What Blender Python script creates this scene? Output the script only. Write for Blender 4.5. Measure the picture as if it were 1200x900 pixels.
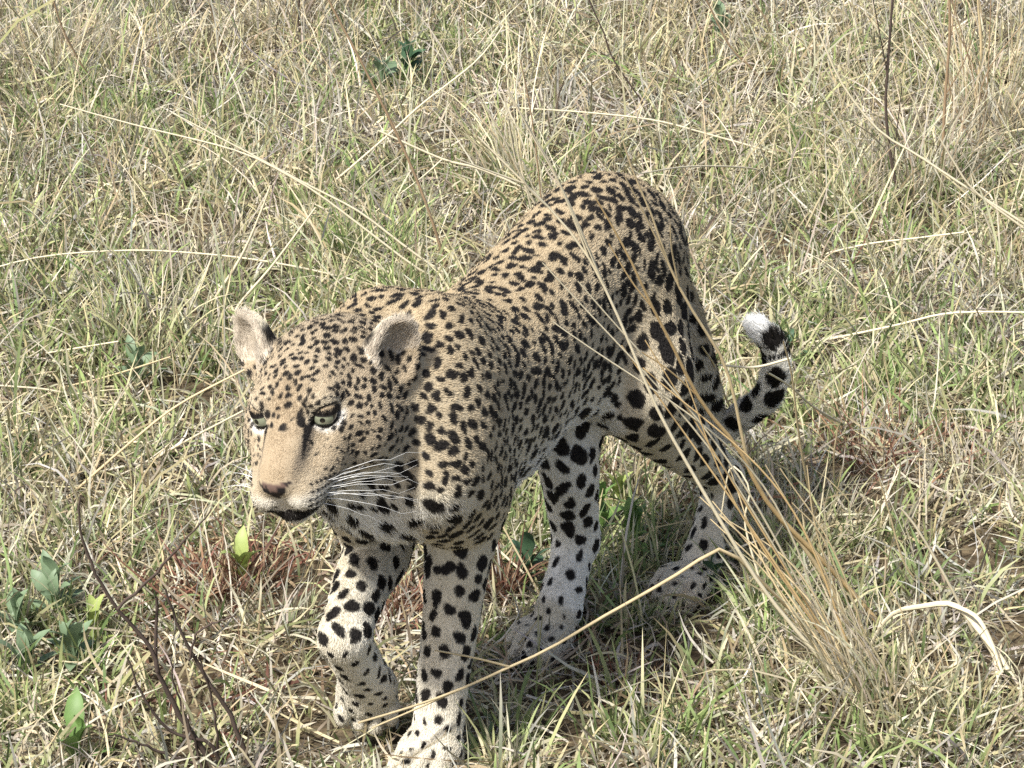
import bpy, math, random
import numpy as np
from mathutils import Vector, kdtree

# ================================================================ camera, sky, sun, exposure
scene = bpy.context.scene
for o in list(bpy.data.objects): bpy.data.objects.remove(o)
COL = scene.collection
PITCH = math.radians(21.0); FPX = 4497.0
CAM = np.array([0.0, -5.60, 2.158])
cam_data = bpy.data.cameras.new('camera'); cam = bpy.data.objects.new('camera', cam_data); COL.objects.link(cam)
cam.location = CAM; cam.rotation_euler = (math.pi/2-PITCH, 0, 0)
cam_data.sensor_width = 36; cam_data.lens = 36*FPX/1200; cam_data.clip_start = .1; cam_data.clip_end = 2000
scene.camera = cam
TO_SUN = Vector((-.40, -.52, .76)).normalized()
world = bpy.data.worlds.new('World'); scene.world = world; world.use_nodes = True
wn = world.node_tree.nodes; wl = world.node_tree.links; bg = wn['Background']
sky = wn.new('ShaderNodeTexSky'); sky.sky_type = 'NISHITA'; sky.sun_disc = False
sky.sun_elevation = math.asin(TO_SUN.z); sky.sun_rotation = math.atan2(TO_SUN.x, TO_SUN.y)
sky.air_density = 1.0; sky.dust_density = 3.0
wl.new(sky.outputs[0], bg.inputs[0]); bg.inputs[1].default_value = .095
sun_d = bpy.data.lights.new('sun', 'SUN'); sun = bpy.data.objects.new('sun', sun_d); COL.objects.link(sun)
sun_d.energy = 4.0; sun_d.angle = math.radians(4.0); sun_d.color = (1, .975, .925)
sun.rotation_euler = TO_SUN.to_track_quat('Z', 'Y').to_euler(); sun.location = (-4, -2, 6)
scene.view_settings.view_transform = 'Standard'; scene.view_settings.look = 'None'
scene.view_settings.exposure = .95; scene.view_settings.gamma = 1; scene.view_settings.use_curve_mapping = False
scene.cycles.max_bounces = 6; scene.cycles.diffuse_bounces = 3; scene.cycles.transmission_bounces = 3
scene.cycles.use_denoising = False
R = np.random.default_rng(7); random.seed(7)

# ================================================================ helpers
_fw=np.array([0,math.cos(PITCH),-math.sin(PITCH)]); _rt=np.array([1.,0,0]); _up=np.cross(_rt,_fw)
def ray(px,py): return (_fw*FPX+_rt*(px-600)+_up*(450-py))/FPX
def ground(px,py,z=0.0):
    r=ray(px,py); return CAM+r*((z-CAM[2])/r[2])
def aty(px,py,Y):
    r=ray(px,py); return CAM+r*((Y-CAM[1])/r[1])
def proj(p):
    v=np.asarray(p)-CAM; z=v@_fw
    return np.stack([600+FPX*(v@_rt)/z,450-FPX*(v@_up)/z],-1)
def tag(o,label=None,cat=None,group=None,kind=None):
    for k,v in (('label',label),('category',cat),('group',group),('kind',kind)):
        if v: o[k]=v
    return o
def link(name,data,parent=None):
    o=bpy.data.objects.new(name,data); COL.objects.link(o)
    if parent is not None: o.parent=parent
    return o
def mesh(name,V,F,mat,smooth=True,cols=None,sizes=None):
    """V (n,3); F: (m,4)/(m,3) array, or flat index array with sizes"""
    V=np.asarray(V,np.float32); me=bpy.data.meshes.new(name)
    if sizes is None:
        F=np.asarray(F,np.int32); sizes=np.full(len(F),F.shape[1],np.int32); F=F.ravel()
    st=np.concatenate([[0],np.cumsum(sizes)[:-1]]).astype(np.int32)
    me.vertices.add(len(V)); me.vertices.foreach_set('co',V.ravel())
    me.loops.add(len(F)); me.loops.foreach_set('vertex_index',np.asarray(F,np.int32))
    me.polygons.add(len(sizes)); me.polygons.foreach_set('loop_start',st)
    me.polygons.foreach_set('use_smooth',np.full(len(sizes),smooth,bool))
    if cols is not None:
        a=me.attributes.new('tint','FLOAT_COLOR','POINT'); c=np.ones((len(V),4),np.float32); c[:,:3]=cols; a.data.foreach_set('color',c.ravel())
    me.materials.append(mat); me.update(); me.validate(); return me
def material(name,rough=.7,spec=.3,transl=0.,coat=0.,color=None,noise=None,sheen=0.):
    m=bpy.data.materials.new(name); m.use_nodes=True; n=m.node_tree.nodes; l=m.node_tree.links; b=n['Principled BSDF']
    b.inputs['Roughness'].default_value=rough; b.inputs['Specular IOR Level'].default_value=spec; b.inputs['Coat Weight'].default_value=coat
    if color is None:
        a=n.new('ShaderNodeAttribute'); a.attribute_name='tint'; src=a.outputs['Color']
    else:
        a=n.new('ShaderNodeRGB'); a.outputs[0].default_value=(*color,1); src=a.outputs[0]
    if noise:
        tc=n.new('ShaderNodeTexCoord'); t=n.new('ShaderNodeTexNoise'); t.inputs['Scale'].default_value=noise[0]; t.inputs['Detail'].default_value=4
        l.new(tc.outputs['Object'],t.inputs['Vector']); mr=n.new('ShaderNodeMapRange'); mr.inputs[3].default_value=1-noise[1]; mr.inputs[4].default_value=1+noise[1]
        l.new(t.outputs['Fac'],mr.inputs[0]); mx=n.new('ShaderNodeMix'); mx.data_type='RGBA'; mx.blend_type='MULTIPLY'; mx.inputs[0].default_value=1
        l.new(src,mx.inputs[6]); l.new(mr.outputs[0],mx.inputs[7]); src=mx.outputs[2]
    l.new(src,b.inputs['Base Color'])
    if transl:
        t=n.new('ShaderNodeBsdfTranslucent'); l.new(src,t.inputs[0]); mx=n.new('ShaderNodeMixShader'); mx.inputs[0].default_value=transl
        l.new(b.outputs[0],mx.inputs[1]); l.new(t.outputs[0],mx.inputs[2]); l.new(mx.outputs[0],n['Material Output'].inputs[0])
    return m
_nd=R.normal(size=(14,3)); _nd/=np.linalg.norm(_nd,axis=1)[:,None]; _np=R.uniform(0,6.28,14); _nf=R.uniform(.6,1.9,14)
def wob(P,scale,seed=0):
    """smooth pseudo noise in about -1..1"""
    P=np.asarray(P)*scale; s=0
    for i in range(7):
        j=(i+seed*3)%14; s=s+np.sin(P@_nd[j]*_nf[j]*6.28+_np[j]+seed*1.7)
    return s/3.2
def hgt(x,y):
    P=np.stack([np.asarray(x,float),np.asarray(y,float),np.zeros_like(x,dtype=float)],-1)
    r=np.sqrt((P[...,0])**2+(P[...,1]+1.05)**2)
    return (.012*wob(P,.9,1)+.006*wob(P,2.7,2))*np.clip((r-.25)/.9,0,1)+np.clip(r-8,0,None)*.004*wob(P,.02,3)

# ================================================================ ground
def axis_pts(c,fine,n,step,mul):
    a=[0.]
    while a[-1]<420:
        a.append(a[-1]+(step if a[-1]<fine else max(step,(a[-1]-fine)*mul+step)))
    a=np.array(a); return np.concatenate([-a[::-1][:-1],a])+c
gx=axis_pts(0,3.0,0,.06,.25); gy=axis_pts(0,4.5,0,.06,.25)
GX,GY=np.meshgrid(gx,gy,indexing='ij'); GV=np.stack([GX,GY,hgt(GX,GY)],-1).reshape(-1,3)
ii=np.arange(len(gx)*len(gy)).reshape(len(gx),len(gy))
GF=np.stack([ii[:-1,:-1],ii[1:,:-1],ii[1:,1:],ii[:-1,1:]],-1).reshape(-1,4)
gm=bpy.data.materials.new('soil'); gm.use_nodes=True; n=gm.node_tree.nodes; l=gm.node_tree.links; b=n['Principled BSDF']
b.inputs['Roughness'].default_value=.95; b.inputs['Specular IOR Level'].default_value=.1
tc=n.new('ShaderNodeTexCoord'); t1=n.new('ShaderNodeTexNoise'); t1.inputs['Scale'].default_value=3.; t1.inputs['Detail'].default_value=9
t2=n.new('ShaderNodeTexNoise'); t2.inputs['Scale'].default_value=60.; t2.inputs['Detail'].default_value=6
for t in (t1,t2): l.new(tc.outputs['Object'],t.inputs['Vector'])
cr1=n.new('ShaderNodeValToRGB'); cr1.color_ramp.elements[0].position=.35; cr1.color_ramp.elements[0].color=(.055,.042,.028,1); cr1.color_ramp.elements[1].position=.68; cr1.color_ramp.elements[1].color=(.14,.112,.072,1)
l.new(t1.outputs['Fac'],cr1.inputs[0])
cr2=n.new('ShaderNodeValToRGB'); cr2.color_ramp.elements[0].position=.40; cr2.color_ramp.elements[0].color=(.55,.52,.5,1); cr2.color_ramp.elements[1].position=.66; cr2.color_ramp.elements[1].color=(1.5,1.45,1.35,1)
l.new(t2.outputs['Fac'],cr2.inputs[0]); mx=n.new('ShaderNodeMix'); mx.data_type='RGBA'; mx.blend_type='MULTIPLY'; mx.inputs[0].default_value=1
l.new(cr1.outputs[0],mx.inputs[6]); l.new(cr2.outputs[0],mx.inputs[7]); l.new(mx.outputs[2],b.inputs['Base Color'])
bp=n.new('ShaderNodeBump'); bp.inputs['Strength'].default_value=.6; bp.inputs['Distance'].default_value=.01; l.new(t2.outputs['Fac'],bp.inputs['Height']); l.new(bp.outputs[0],b.inputs['Normal'])
g=link('ground',mesh('ground',GV,GF,gm)); tag(g,'dry brown savanna soil beneath the grass','ground',kind='structure')
# ---------------------------------------------------------------- implicit body
VOX=0.0034
D=np.array([-.458,-.889,0.]); D/=np.linalg.norm(D); Lf=np.array([-D[1],D[0],0.]); Z=np.array([0,0,1.])
HIP=np.array([.122,-.80,0.])
def B(f,s,z): return HIP+f*D+s*Lf+z*Z
class Seg:   # elliptic round cone
    __slots__='a b s0 s1 r0 r1 part t0 t1'.split()
def norm(v): return v/max(np.linalg.norm(v),1e-9)
def cr(P,t):   # catmull-rom on array P (n,k) at t in [0,n-1]
    n=len(P); i=min(int(t),n-2); u=t-i
    p0=P[max(i-1,0)];p1=P[i];p2=P[i+1];p3=P[min(i+2,n-1)]
    if i==0: p0=2*p1-p2
    if i+2>n-1: p3=2*p2-p1
    return .5*((2*p1)+(-p0+p2)*u+(2*p0-5*p1+4*p2-p3)*u*u+(-p0+3*p1-3*p2+p3)*u**3)
SEGS=[]
def sweep(part,pts,side,sub=3):
    """pts rows: x y z, r_side, r_plus, r_minus ; side: side axis vector(s)"""
    P=np.array([list(p[0])+list(p[1:]) for p in pts],float); n=len(P)
    S=np.array(side,float)
    if S.ndim==1: S=np.repeat(S[None],n,0)
    T=np.linspace(0,n-1,(n-1)*sub+1); out=[]
    Q=[cr(P,t) for t in T]; SS=[cr(S,t) for t in T]
    for i in range(len(T)-1):
        g=Seg(); g.a=Q[i][:3];g.b=Q[i+1][:3];g.r0=Q[i][3:6];g.r1=Q[i+1][3:6];g.s0=norm(SS[i]);g.s1=norm(SS[i+1])
        g.part=part;g.t0=T[i]/(n-1);g.t1=T[i+1]/(n-1); out.append(g)
    SEGS.extend(out); return out
def segdist(p,g,full=False):
    ab=g.b-g.a; L2=float(ab@ab)
    q=p-g.a.astype(p.dtype)
    t=np.clip(q@ab.astype(p.dtype)/L2,0,1)
    r=q-t[...,None]*ab.astype(p.dtype)
    tan=ab/math.sqrt(L2); s=norm((g.s0+g.s1)/2); s=norm(s-tan*(s@tan)); o=np.cross(tan,s); 
    if True:
        u=r@s.astype(p.dtype);v=r@o.astype(p.dtype);w=r@tan.astype(p.dtype)
    R=g.r0.astype(p.dtype)+(g.r1-g.r0).astype(p.dtype)*t[...,None]
    rs=R[...,0]; ro=np.where(v>0,R[...,1],R[...,2]); rt=np.minimum(rs,ro)
    a=u/rs;b=v/ro;c=w/rt
    k0=np.sqrt(a*a+b*b+c*c)+1e-6; k1=np.sqrt((a/rs)**2+(b/ro)**2+(c/rt)**2)+1e-6
    dd=k0*(k0-1)/k1
    if full: return dd,t,u/rs,v/ro
    return dd
def smin(a,b,k):
    h=np.clip(.5+.5*(b-a)/k,0,1); return b+(a-b)*h-k*h*(1-h)
def smax(a,b,k): return -smin(-a,-b,k)
# ---------------------------------------------------------------- head frame
HY,HP,HR=math.radians(-108),math.radians(5.2),math.radians(8.8)
HS=1.07
def _rot(a,b,c):
    Rz=np.array([[math.cos(a),-math.sin(a),0],[math.sin(a),math.cos(a),0],[0,0,1]])
    Ry=np.array([[math.cos(b),0,math.sin(b)],[0,1,0],[-math.sin(b),0,math.cos(b)]])
    Rx=np.array([[1,0,0],[0,math.cos(c),-math.sin(c)],[0,math.sin(c),math.cos(c)]])
    return Rz@Ry@Rx
HROT=_rot(HY,HP,HR)
# head origin: the point that puts the nose tip on its pixel
NOSE=np.array([.186,0,-.018])
HT=np.array([-.2110,-1.4000,.5243])
def hw(p): return HT+HROT@(np.asarray(p,float)*HS)
def hl(P): return (np.asarray(P)-HT)@HROT/HS
def ell(p,c,r,R=None):
    q=p-np.asarray(c,p.dtype)
    if R is not None: q=q@R.astype(p.dtype)
    r=np.asarray(r,p.dtype); a=q/r
    k0=np.sqrt((a*a).sum(-1))+1e-6;k1=np.sqrt(((a/r)**2).sum(-1))+1e-6
    return k0*(k0-1)/k1
def cone(p,a,b,r0,r1):
    a=np.asarray(a,p.dtype);b=np.asarray(b,p.dtype);ab=b-a;q=p-a
    t=np.clip(q@ab/(ab@ab),0,1); return np.linalg.norm(q-t[...,None]*ab,axis=-1)-(r0+(r1-r0)*t)
def basis(zv,xv):
    z=norm(np.array(zv,float));x=np.array(xv,float);x=norm(x-z*(x@z));y=np.cross(z,x);return np.stack([x,y,z],1)
EYE={1:np.array([.0985,.0345,.0310]),-1:np.array([.0985,-.0345,.0310])}
EYER=.0150
# ear: frame columns = width, up, facing
EAR={1:(np.array([-.012,.076,.050]),basis([.55,.80,-.10],[.75,-.62,.0])),-1:(np.array([-.006,-.082,.066]),basis([.80,-.60,.05],[.6,.8,.0]))}
for k in EAR:
    ec,eR=EAR[k]; f=eR[:,2]; u=np.array([-.15,.85*k if k>0 else .35*k,1.]); u=norm(u-f*(u@f)); w=np.cross(u,f); EAR[k]=(ec,np.stack([w,u,f],1))
def ear_field(p,k):
    c,R=EAR[k]
    outer=ell(p,c,(.034,.042,.020),R)
    inner=ell(p,c+R@np.array([0,.004,.0125]),(.0290,.038,.0215),R)
    cut=-((p-np.asarray(c,p.dtype))@R[:,1].astype(p.dtype)+.034)
    e=smax(outer,-inner,.005)
    return e
def head_field(p):
    d=ell(p,(.0,0,.028),(.088,.066,.060))
    d=smin(d,ell(p,(.065,0,.036),(.050,.046,.040)),.03)
    d=smin(d,cone(p,(.08,0,.027),(.161,0,-.009),.034,.0235),.022)
    jaw=cone(p,(.04,0,-.042),(.146,0,-.056),.038,.0175)
    d=smin(d,jaw,.018)
    for k in(1,-1):
        d=smin(d,ell(p,(.035,.050*k,-.012),(.058,.036,.048)),.03)
        d=smin(d,ell(p,(.068,.045*k,.010),(.040,.017,.016)),.02)
        d=smin(d,ell(p,(.090,.031*k,.049),(.024,.018,.011)),.014)
        d=smin(d,ell(p,(.144,.0205*k,-.032),(.037,.0220,.0240)),.014)
    for k in(1,-1): d=smin(d,ell(p,(.103,.034*k,-.016),(.036,.019,.024)),.016)
    d=smin(d,ell(p,(.177,0,-.014),(.0105,.0185,.0110)),.008)
    # philtrum, lip line
    d=smax(d,-cone(p,(.188,0,-.022),(.180,0,-.054),.0022,.0025),.004)
    for k in(1,-1):
        d=smax(d,-cone(p,(.181,0,-.054),(.163,.022*k,-.060),.0036,.0042),.004)
        d=smax(d,-cone(p,(.163,.022*k,-.060),(.118,.041*k,-.060),.0045,.0040),.004)
        d=smax(d,-ell(p,(.193,.0095*k,-.016),(.007,.0045,.0035)),.003)     # nostril
        e=EYE[k]
        d=smax(d,-ell(p,e+np.array([.013,.0035*k,-.0030]),(.017,.0138,.0072)),.003)
        d=smin(d,ear_field(p,k),.012)
    return d
# ---------------------------------------------------------------- limbs & trunk
def P3(px,py,Y): return aty(px,py,Y)
def build_segs():
    SEGS.clear()
    G={}
    # side axis = animal's left, o = tan x side: for tan pointing back->front (D) and side Lf => D x Lf = Z (up): r_plus = up
    G['trunk']=sweep('trunk',[(B(-.110,.008,.440),.050,.050,.065),(B(-.055,.006,.474),.082,.100,.10),(B(.03,.004,.503),.090,.115,.12),(B(.13,0,.495),.087,.108,.145),
        (B(.24,0,.468),.096,.105,.150),(B(.35,0,.452),.106,.106,.160),(B(.46,0,.455),.108,.122,.148),(B(.55,-.005,.465),.100,.137,.112),(B(.62,-.015,.460),.085,.110,.100)],Lf)
    hb=hw((-.015,0,.01))
    G['neck']=sweep('neck',[(B(.50,0,.485),.090,.100,.11),(B(.585,-.025,.485),.088,.098,.105),(hb*.55+B(.585,-.025,.485)*.45,.084,.085,.100),(hb,.072,.065,.082)],[Lf,Lf,Lf,HROT[:,1]])
    G['scapL']=sweep('scapL',[(B(.53,.045,.575),.030,.040,.040),(B(.565,.072,.51),.038,.065,.065),(B(.61,.078,.42),.040,.062,.062)],Lf)
    G['scapR']=sweep('scapR',[(B(.54,-.045,.575),.030,.035,.035),(B(.57,-.070,.50),.038,.058,.058),(B(.60,-.062,.415),.040,.055,.052)],Lf)
    # limb: side=Lf, tan down => o = tan x side = (-Z) x Lf = D  (forward): r_plus = forward
    el=P3(543,605,-1.245); 
    G['LF']=sweep('LF',[(B(.60,.070,.44),.044,.062,.062),(el*.5+B(.58,.071,.42)*.5,.052,.066,.064),(el,.047,.050,.052),(P3(536,665,-1.262),.038,.042,.040),(P3(528,730,-1.277),.034,.034,.034),
        (P3(519,797,-1.295),.031,.031,.031),(P3(514,848,-1.310),.031,.029,.029),(P3(508,876,-1.325),.035,.028,.026)],Lf)
    er=P3(445,628,-1.19)
    G['RF']=sweep('RF',[(B(.59,-.062,.43),.042,.055,.055),(er*.5+B(.59,-.066,.40)*.5,.040,.052,.055),(er,.042,.050,.048),(P3(423,685,-1.28),.034,.036,.036),(P3(403,742,-1.36),.029,.030,.030)],Lf)
    G['RFm']=sweep('RFm',[(P3(403,748,-1.36),.029,.028,.028),(P3(418,776,-1.32),.030,.028,.028),(P3(431,800,-1.275),.034,.029,.029)],Lf)
    # hind left
    k=P3(742,458,-.90); h=P3(847,562,-.715); m=P3(823,655,-.765)
    G['LH']=sweep('LH',[(B(.02,.038,.49),.055,.078,.075),(B(.02,.058,.42),.058,.088,.085),(B(.03,.068,.35)*.5+k*.5+np.array([.02,0,0]),.052,.078,.075),(k*.72+h*.28,.040,.056,.058),(k*.3+h*.7,.031,.036,.038),(h,.026,.024,.030)],Lf)
    G['LHm']=sweep('LHm',[(h,.026,.024,.028),(h*.5+m*.5,.023,.022,.022),(m,.028,.024,.022)],Lf)
    k2=P3(660,490,-.93); h2=P3(675,632,-.885); m2=P3(655,715,-.960)
    G['RH']=sweep('RH',[(B(.03,-.045,.49),.05,.085,.075),(B(.04,-.068,.42),.048,.09,.08),(B(.05,-.072,.35)*.5+k2*.5,.044,.07,.07),(k2*.7+h2*.3,.038,.048,.050),(k2*.3+h2*.7,.033,.036,.038),(h2,.029,.028,.032)],Lf)
    G['RHm']=sweep('RHm',[(h2,.026,.026,.030),(h2*.5+m2*.5,.027,.027,.026),(m2,.031,.027,.026)],Lf)
    G['chest']=sweep('chest',[(B(.56,0,.42),.085,.09,.09),(B(.61,.005,.390),.060,.052,.052)],Lf)
    G['flank']=sweep('flank',[(B(.17,.060,.40),.022,.05,.05),(P3(718,448,-.90),.020,.04,.04),(k,.03,.05,.05)],Lf)
    # tail
    tp=[(B(-.09,0,.475),.030),(B(-.155,.0,.44),.026),(B(-.235,.005,.36),.023),(B(-.27,.02,.26),.021),(P3(838,500,-.47),.0195),(P3(872,485,-.50),.0195),(P3(900,463,-.53),.0195),(P3(910,430,-.54),.019),(P3(905,402,-.545),.0175),(P3(888,384,-.55),.013)]
    G['tail']=sweep('tail',[(p,r,r,r) for p,r in tp],Lf)
    return G
def paw(p,base,fwd,r=.034,spread=1.0,flat=1.0,toe_len=.05,down=0.):
    """p grid points; base = centre of knuckle line; fwd = direction of toes"""
    f=norm(np.array(fwd,float)); s=norm(np.cross(Z,f)); u=np.cross(f,s)
    R=np.stack([f,s,u],1)
    d=ell(p,base,(.040,.037*spread,.026*flat),R)
    for i,(o,ln) in enumerate(((-.030,.026),(-.0105,.042),(.0105,.042),(.030,.026))):
        c=base+f*(ln)+s*o*spread-u*.006
        d=smin(d,ell(p,c,(.022,.0108,.0165),R),.003)
        c2=base+f*(ln-.016)+s*o*spread*.9+u*.006
        d=smin(d,ell(p,c2,(.026,.0108,.0172),R),.004)
    return d
def paws():
    out=[]
    out.append(('LF',P3(505,888,-1.325)+[0,0,.002],norm(D+np.array([-.06,0,-.05]))))
    out.append(('RF',P3(430,812,-1.265),norm(np.array([-.02,.30,-.9]))))
    out.append(('LH',P3(806,682,-.80),norm(D*1.+np.array([-.25,0,-.06]))))
    out.append(('RH',P3(640,745,-.975),norm(D*1.+np.array([-.25,0,-.06]))))
    return out
def field():
    G=build_segs(); PW=paws()
    allp=np.array([g.a for g in SEGS]+[g.b for g in SEGS]+[hw((.19,0,0)),hw((0,.11,.12)),hw((0,-.11,.12)),hw((.1,0,-.09))]+[q[1] for q in PW])
    lo=allp.min(0)-.14; hi=allp.max(0)+.14; lo[2]=max(lo[2],-.03)
    n=np.ceil((hi-lo)/VOX).astype(int)+1
    F=np.full(n,.05,np.float32)
    ax=[ (lo[i]+VOX*np.arange(n[i])).astype(np.float32) for i in range(3)]
    def block(l,h):
        i0=np.clip(np.floor((l-lo)/VOX).astype(int),0,n-1); i1=np.clip(np.ceil((h-lo)/VOX).astype(int)+1,1,n)
        sl=tuple(slice(a,b) for a,b in zip(i0,i1)); g=np.stack(np.meshgrid(*[ax[i][sl[i]] for i in range(3)],indexing='ij'),-1)
        return sl,g
    def addgroup(segs,k):
        l=np.min([np.minimum(g.a,g.b)-max(g.r0.max(),g.r1.max()) for g in segs],0)-.03; h=np.max([np.maximum(g.a,g.b)+max(g.r0.max(),g.r1.max()) for g in segs],0)+.03
        i0=np.clip(np.floor((l-lo)/VOX).astype(int),0,n-1); i1=np.clip(np.ceil((h-lo)/VOX).astype(int)+1,1,n)
        T=np.full(i1-i0,.05,np.float32)
        for g in segs:
            r=max(g.r0.max(),g.r1.max())+.03
            sl,pp=block(np.minimum(g.a,g.b)-r,np.maximum(g.a,g.b)+r)
            dd=segdist(pp,g); s2=tuple(slice(s.start-i,s.stop-i) for s,i in zip(sl,i0))
            T[s2]=np.minimum(T[s2],dd)
        sl=tuple(slice(a,b) for a,b in zip(i0,i1)); F[sl]=smin(F[sl],T,k)
    addgroup(G['trunk'],.001)
    addgroup(G['neck'],.05)
    for q,k in (('scapL',.05),('scapR',.05),('LF',.06),('RF',.05),('RFm',.012),('chest',.05),('flank',.05),('LH',.055),('LHm',.016),('RH',.045),('RHm',.016),('tail',.02)): addgroup(G[q],k)
    c=hw((.06,0,.02)); sl,pp=block(c-.2,c+.2); hd=head_field(hl(pp).astype(np.float32))*HS; F[sl]=smin(F[sl],hd.astype(np.float32),.03)
    for nm,b,f in PW:
        sl,pp=block(b-.12,b+.12); F[sl]=smin(F[sl],paw(pp,b,f).astype(np.float32),.014)
    return F,lo,n,G
def surface_nets(F,lo,vox):
    S=F<0
    n=np.array(F.shape)
    c=np.zeros(n-1,np.uint8)
    for i in(0,1):
        for j in(0,1):
            for k in(0,1): c+=S[i:n[0]-1+i,j:n[1]-1+j,k:n[2]-1+k]
    act=(c>0)&(c<8); idx=np.argwhere(act); vid=np.full(act.shape,-1,np.int32); vid[act]=np.arange(len(idx))
    corner=[(i,j,k) for i in(0,1) for j in(0,1) for k in(0,1)]
    val=np.stack([F[idx[:,0]+i,idx[:,1]+j,idx[:,2]+k] for i,j,k in corner],1)
    pos=np.zeros((len(idx),3));cnt=np.zeros(len(idx))
    for a in range(8):
        for b in range(a+1,8):
            df=np.array(corner[b])-np.array(corner[a])
            if abs(df).sum()!=1: continue
            va,vb=val[:,a],val[:,b]; m=(va<0)!=(vb<0)
            t=np.where(m,va/(va-vb+1e-20),0)
            pos+=m[:,None]*(np.array(corner[a])+t[:,None]*df); cnt+=m
    V=lo+(idx+pos/cnt[:,None])*vox
    quads=[]
    for axis in range(3):
        o=[0,0,0];o[axis]=1
        A=S[:n[0]-o[0],:n[1]-o[1],:n[2]-o[2]];Bm=S[o[0]:,o[1]:,o[2]:]
        m=A!=Bm; e=np.argwhere(m); u,v=(axis+1)%3,(axis+2)%3
        ok=(e[:,u]>0)&(e[:,v]>0)&(e[:,u]<n[u]-1)&(e[:,v]<n[v]-1); e=e[ok]
        du=np.zeros(3,int);du[u]=1;dv=np.zeros(3,int);dv[v]=1
        q=[vid[tuple((e-x).T)] for x in (du+dv,dv,0*du,du)]
        q=np.stack(q,1); flip=~A[tuple(e.T)]   # inside at lower end -> normal +axis
        q[flip]=q[flip][:,::-1]; quads.append(q)
    Qd=np.concatenate(quads); Qd=Qd[(Qd>=0).all(1)]
    return V,Qd
def laplace(V,Q,it,lam=.5,mu=0.):
    a=np.concatenate([Q[:,0],Q[:,1],Q[:,2],Q[:,3]]);b=np.concatenate([Q[:,1],Q[:,2],Q[:,3],Q[:,0]])
    i=np.concatenate([a,b]);j=np.concatenate([b,a]);o=np.argsort(i,kind='stable');j=j[o];n=len(V)
    deg=np.bincount(i,minlength=n);st=np.concatenate([[0],np.cumsum(deg)[:-1]])
    for _ in range(it):
        for l in ((lam,mu) if mu else (lam,)):
            V=V+l*(np.add.reduceat(V[j],st,axis=0)/deg[:,None]-V)
    return V
def finish(V,Q):
    V0=laplace(V,Q,2,.5,-.51); V2=laplace(V0,Q,6); V1=laplace(V2,Q,34)
    hd=np.linalg.norm(hl(V0)-[.08,0,.02],axis=1)
    wh=np.clip((hd-.11)/.05,0,1); wl=np.clip((V0[:,2]-.10)/.06,0,1)*wh
    wt=np.clip((V0[:,2]-.30)/.08,0,1)*np.clip((hd-.15)/.06,0,1)*np.clip(((V0-HIP)@D+.12)/.05,0,1)
    V=V0+(V2-V0)*wl[:,None]; return V+(V1-V)*wt[:,None]
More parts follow.
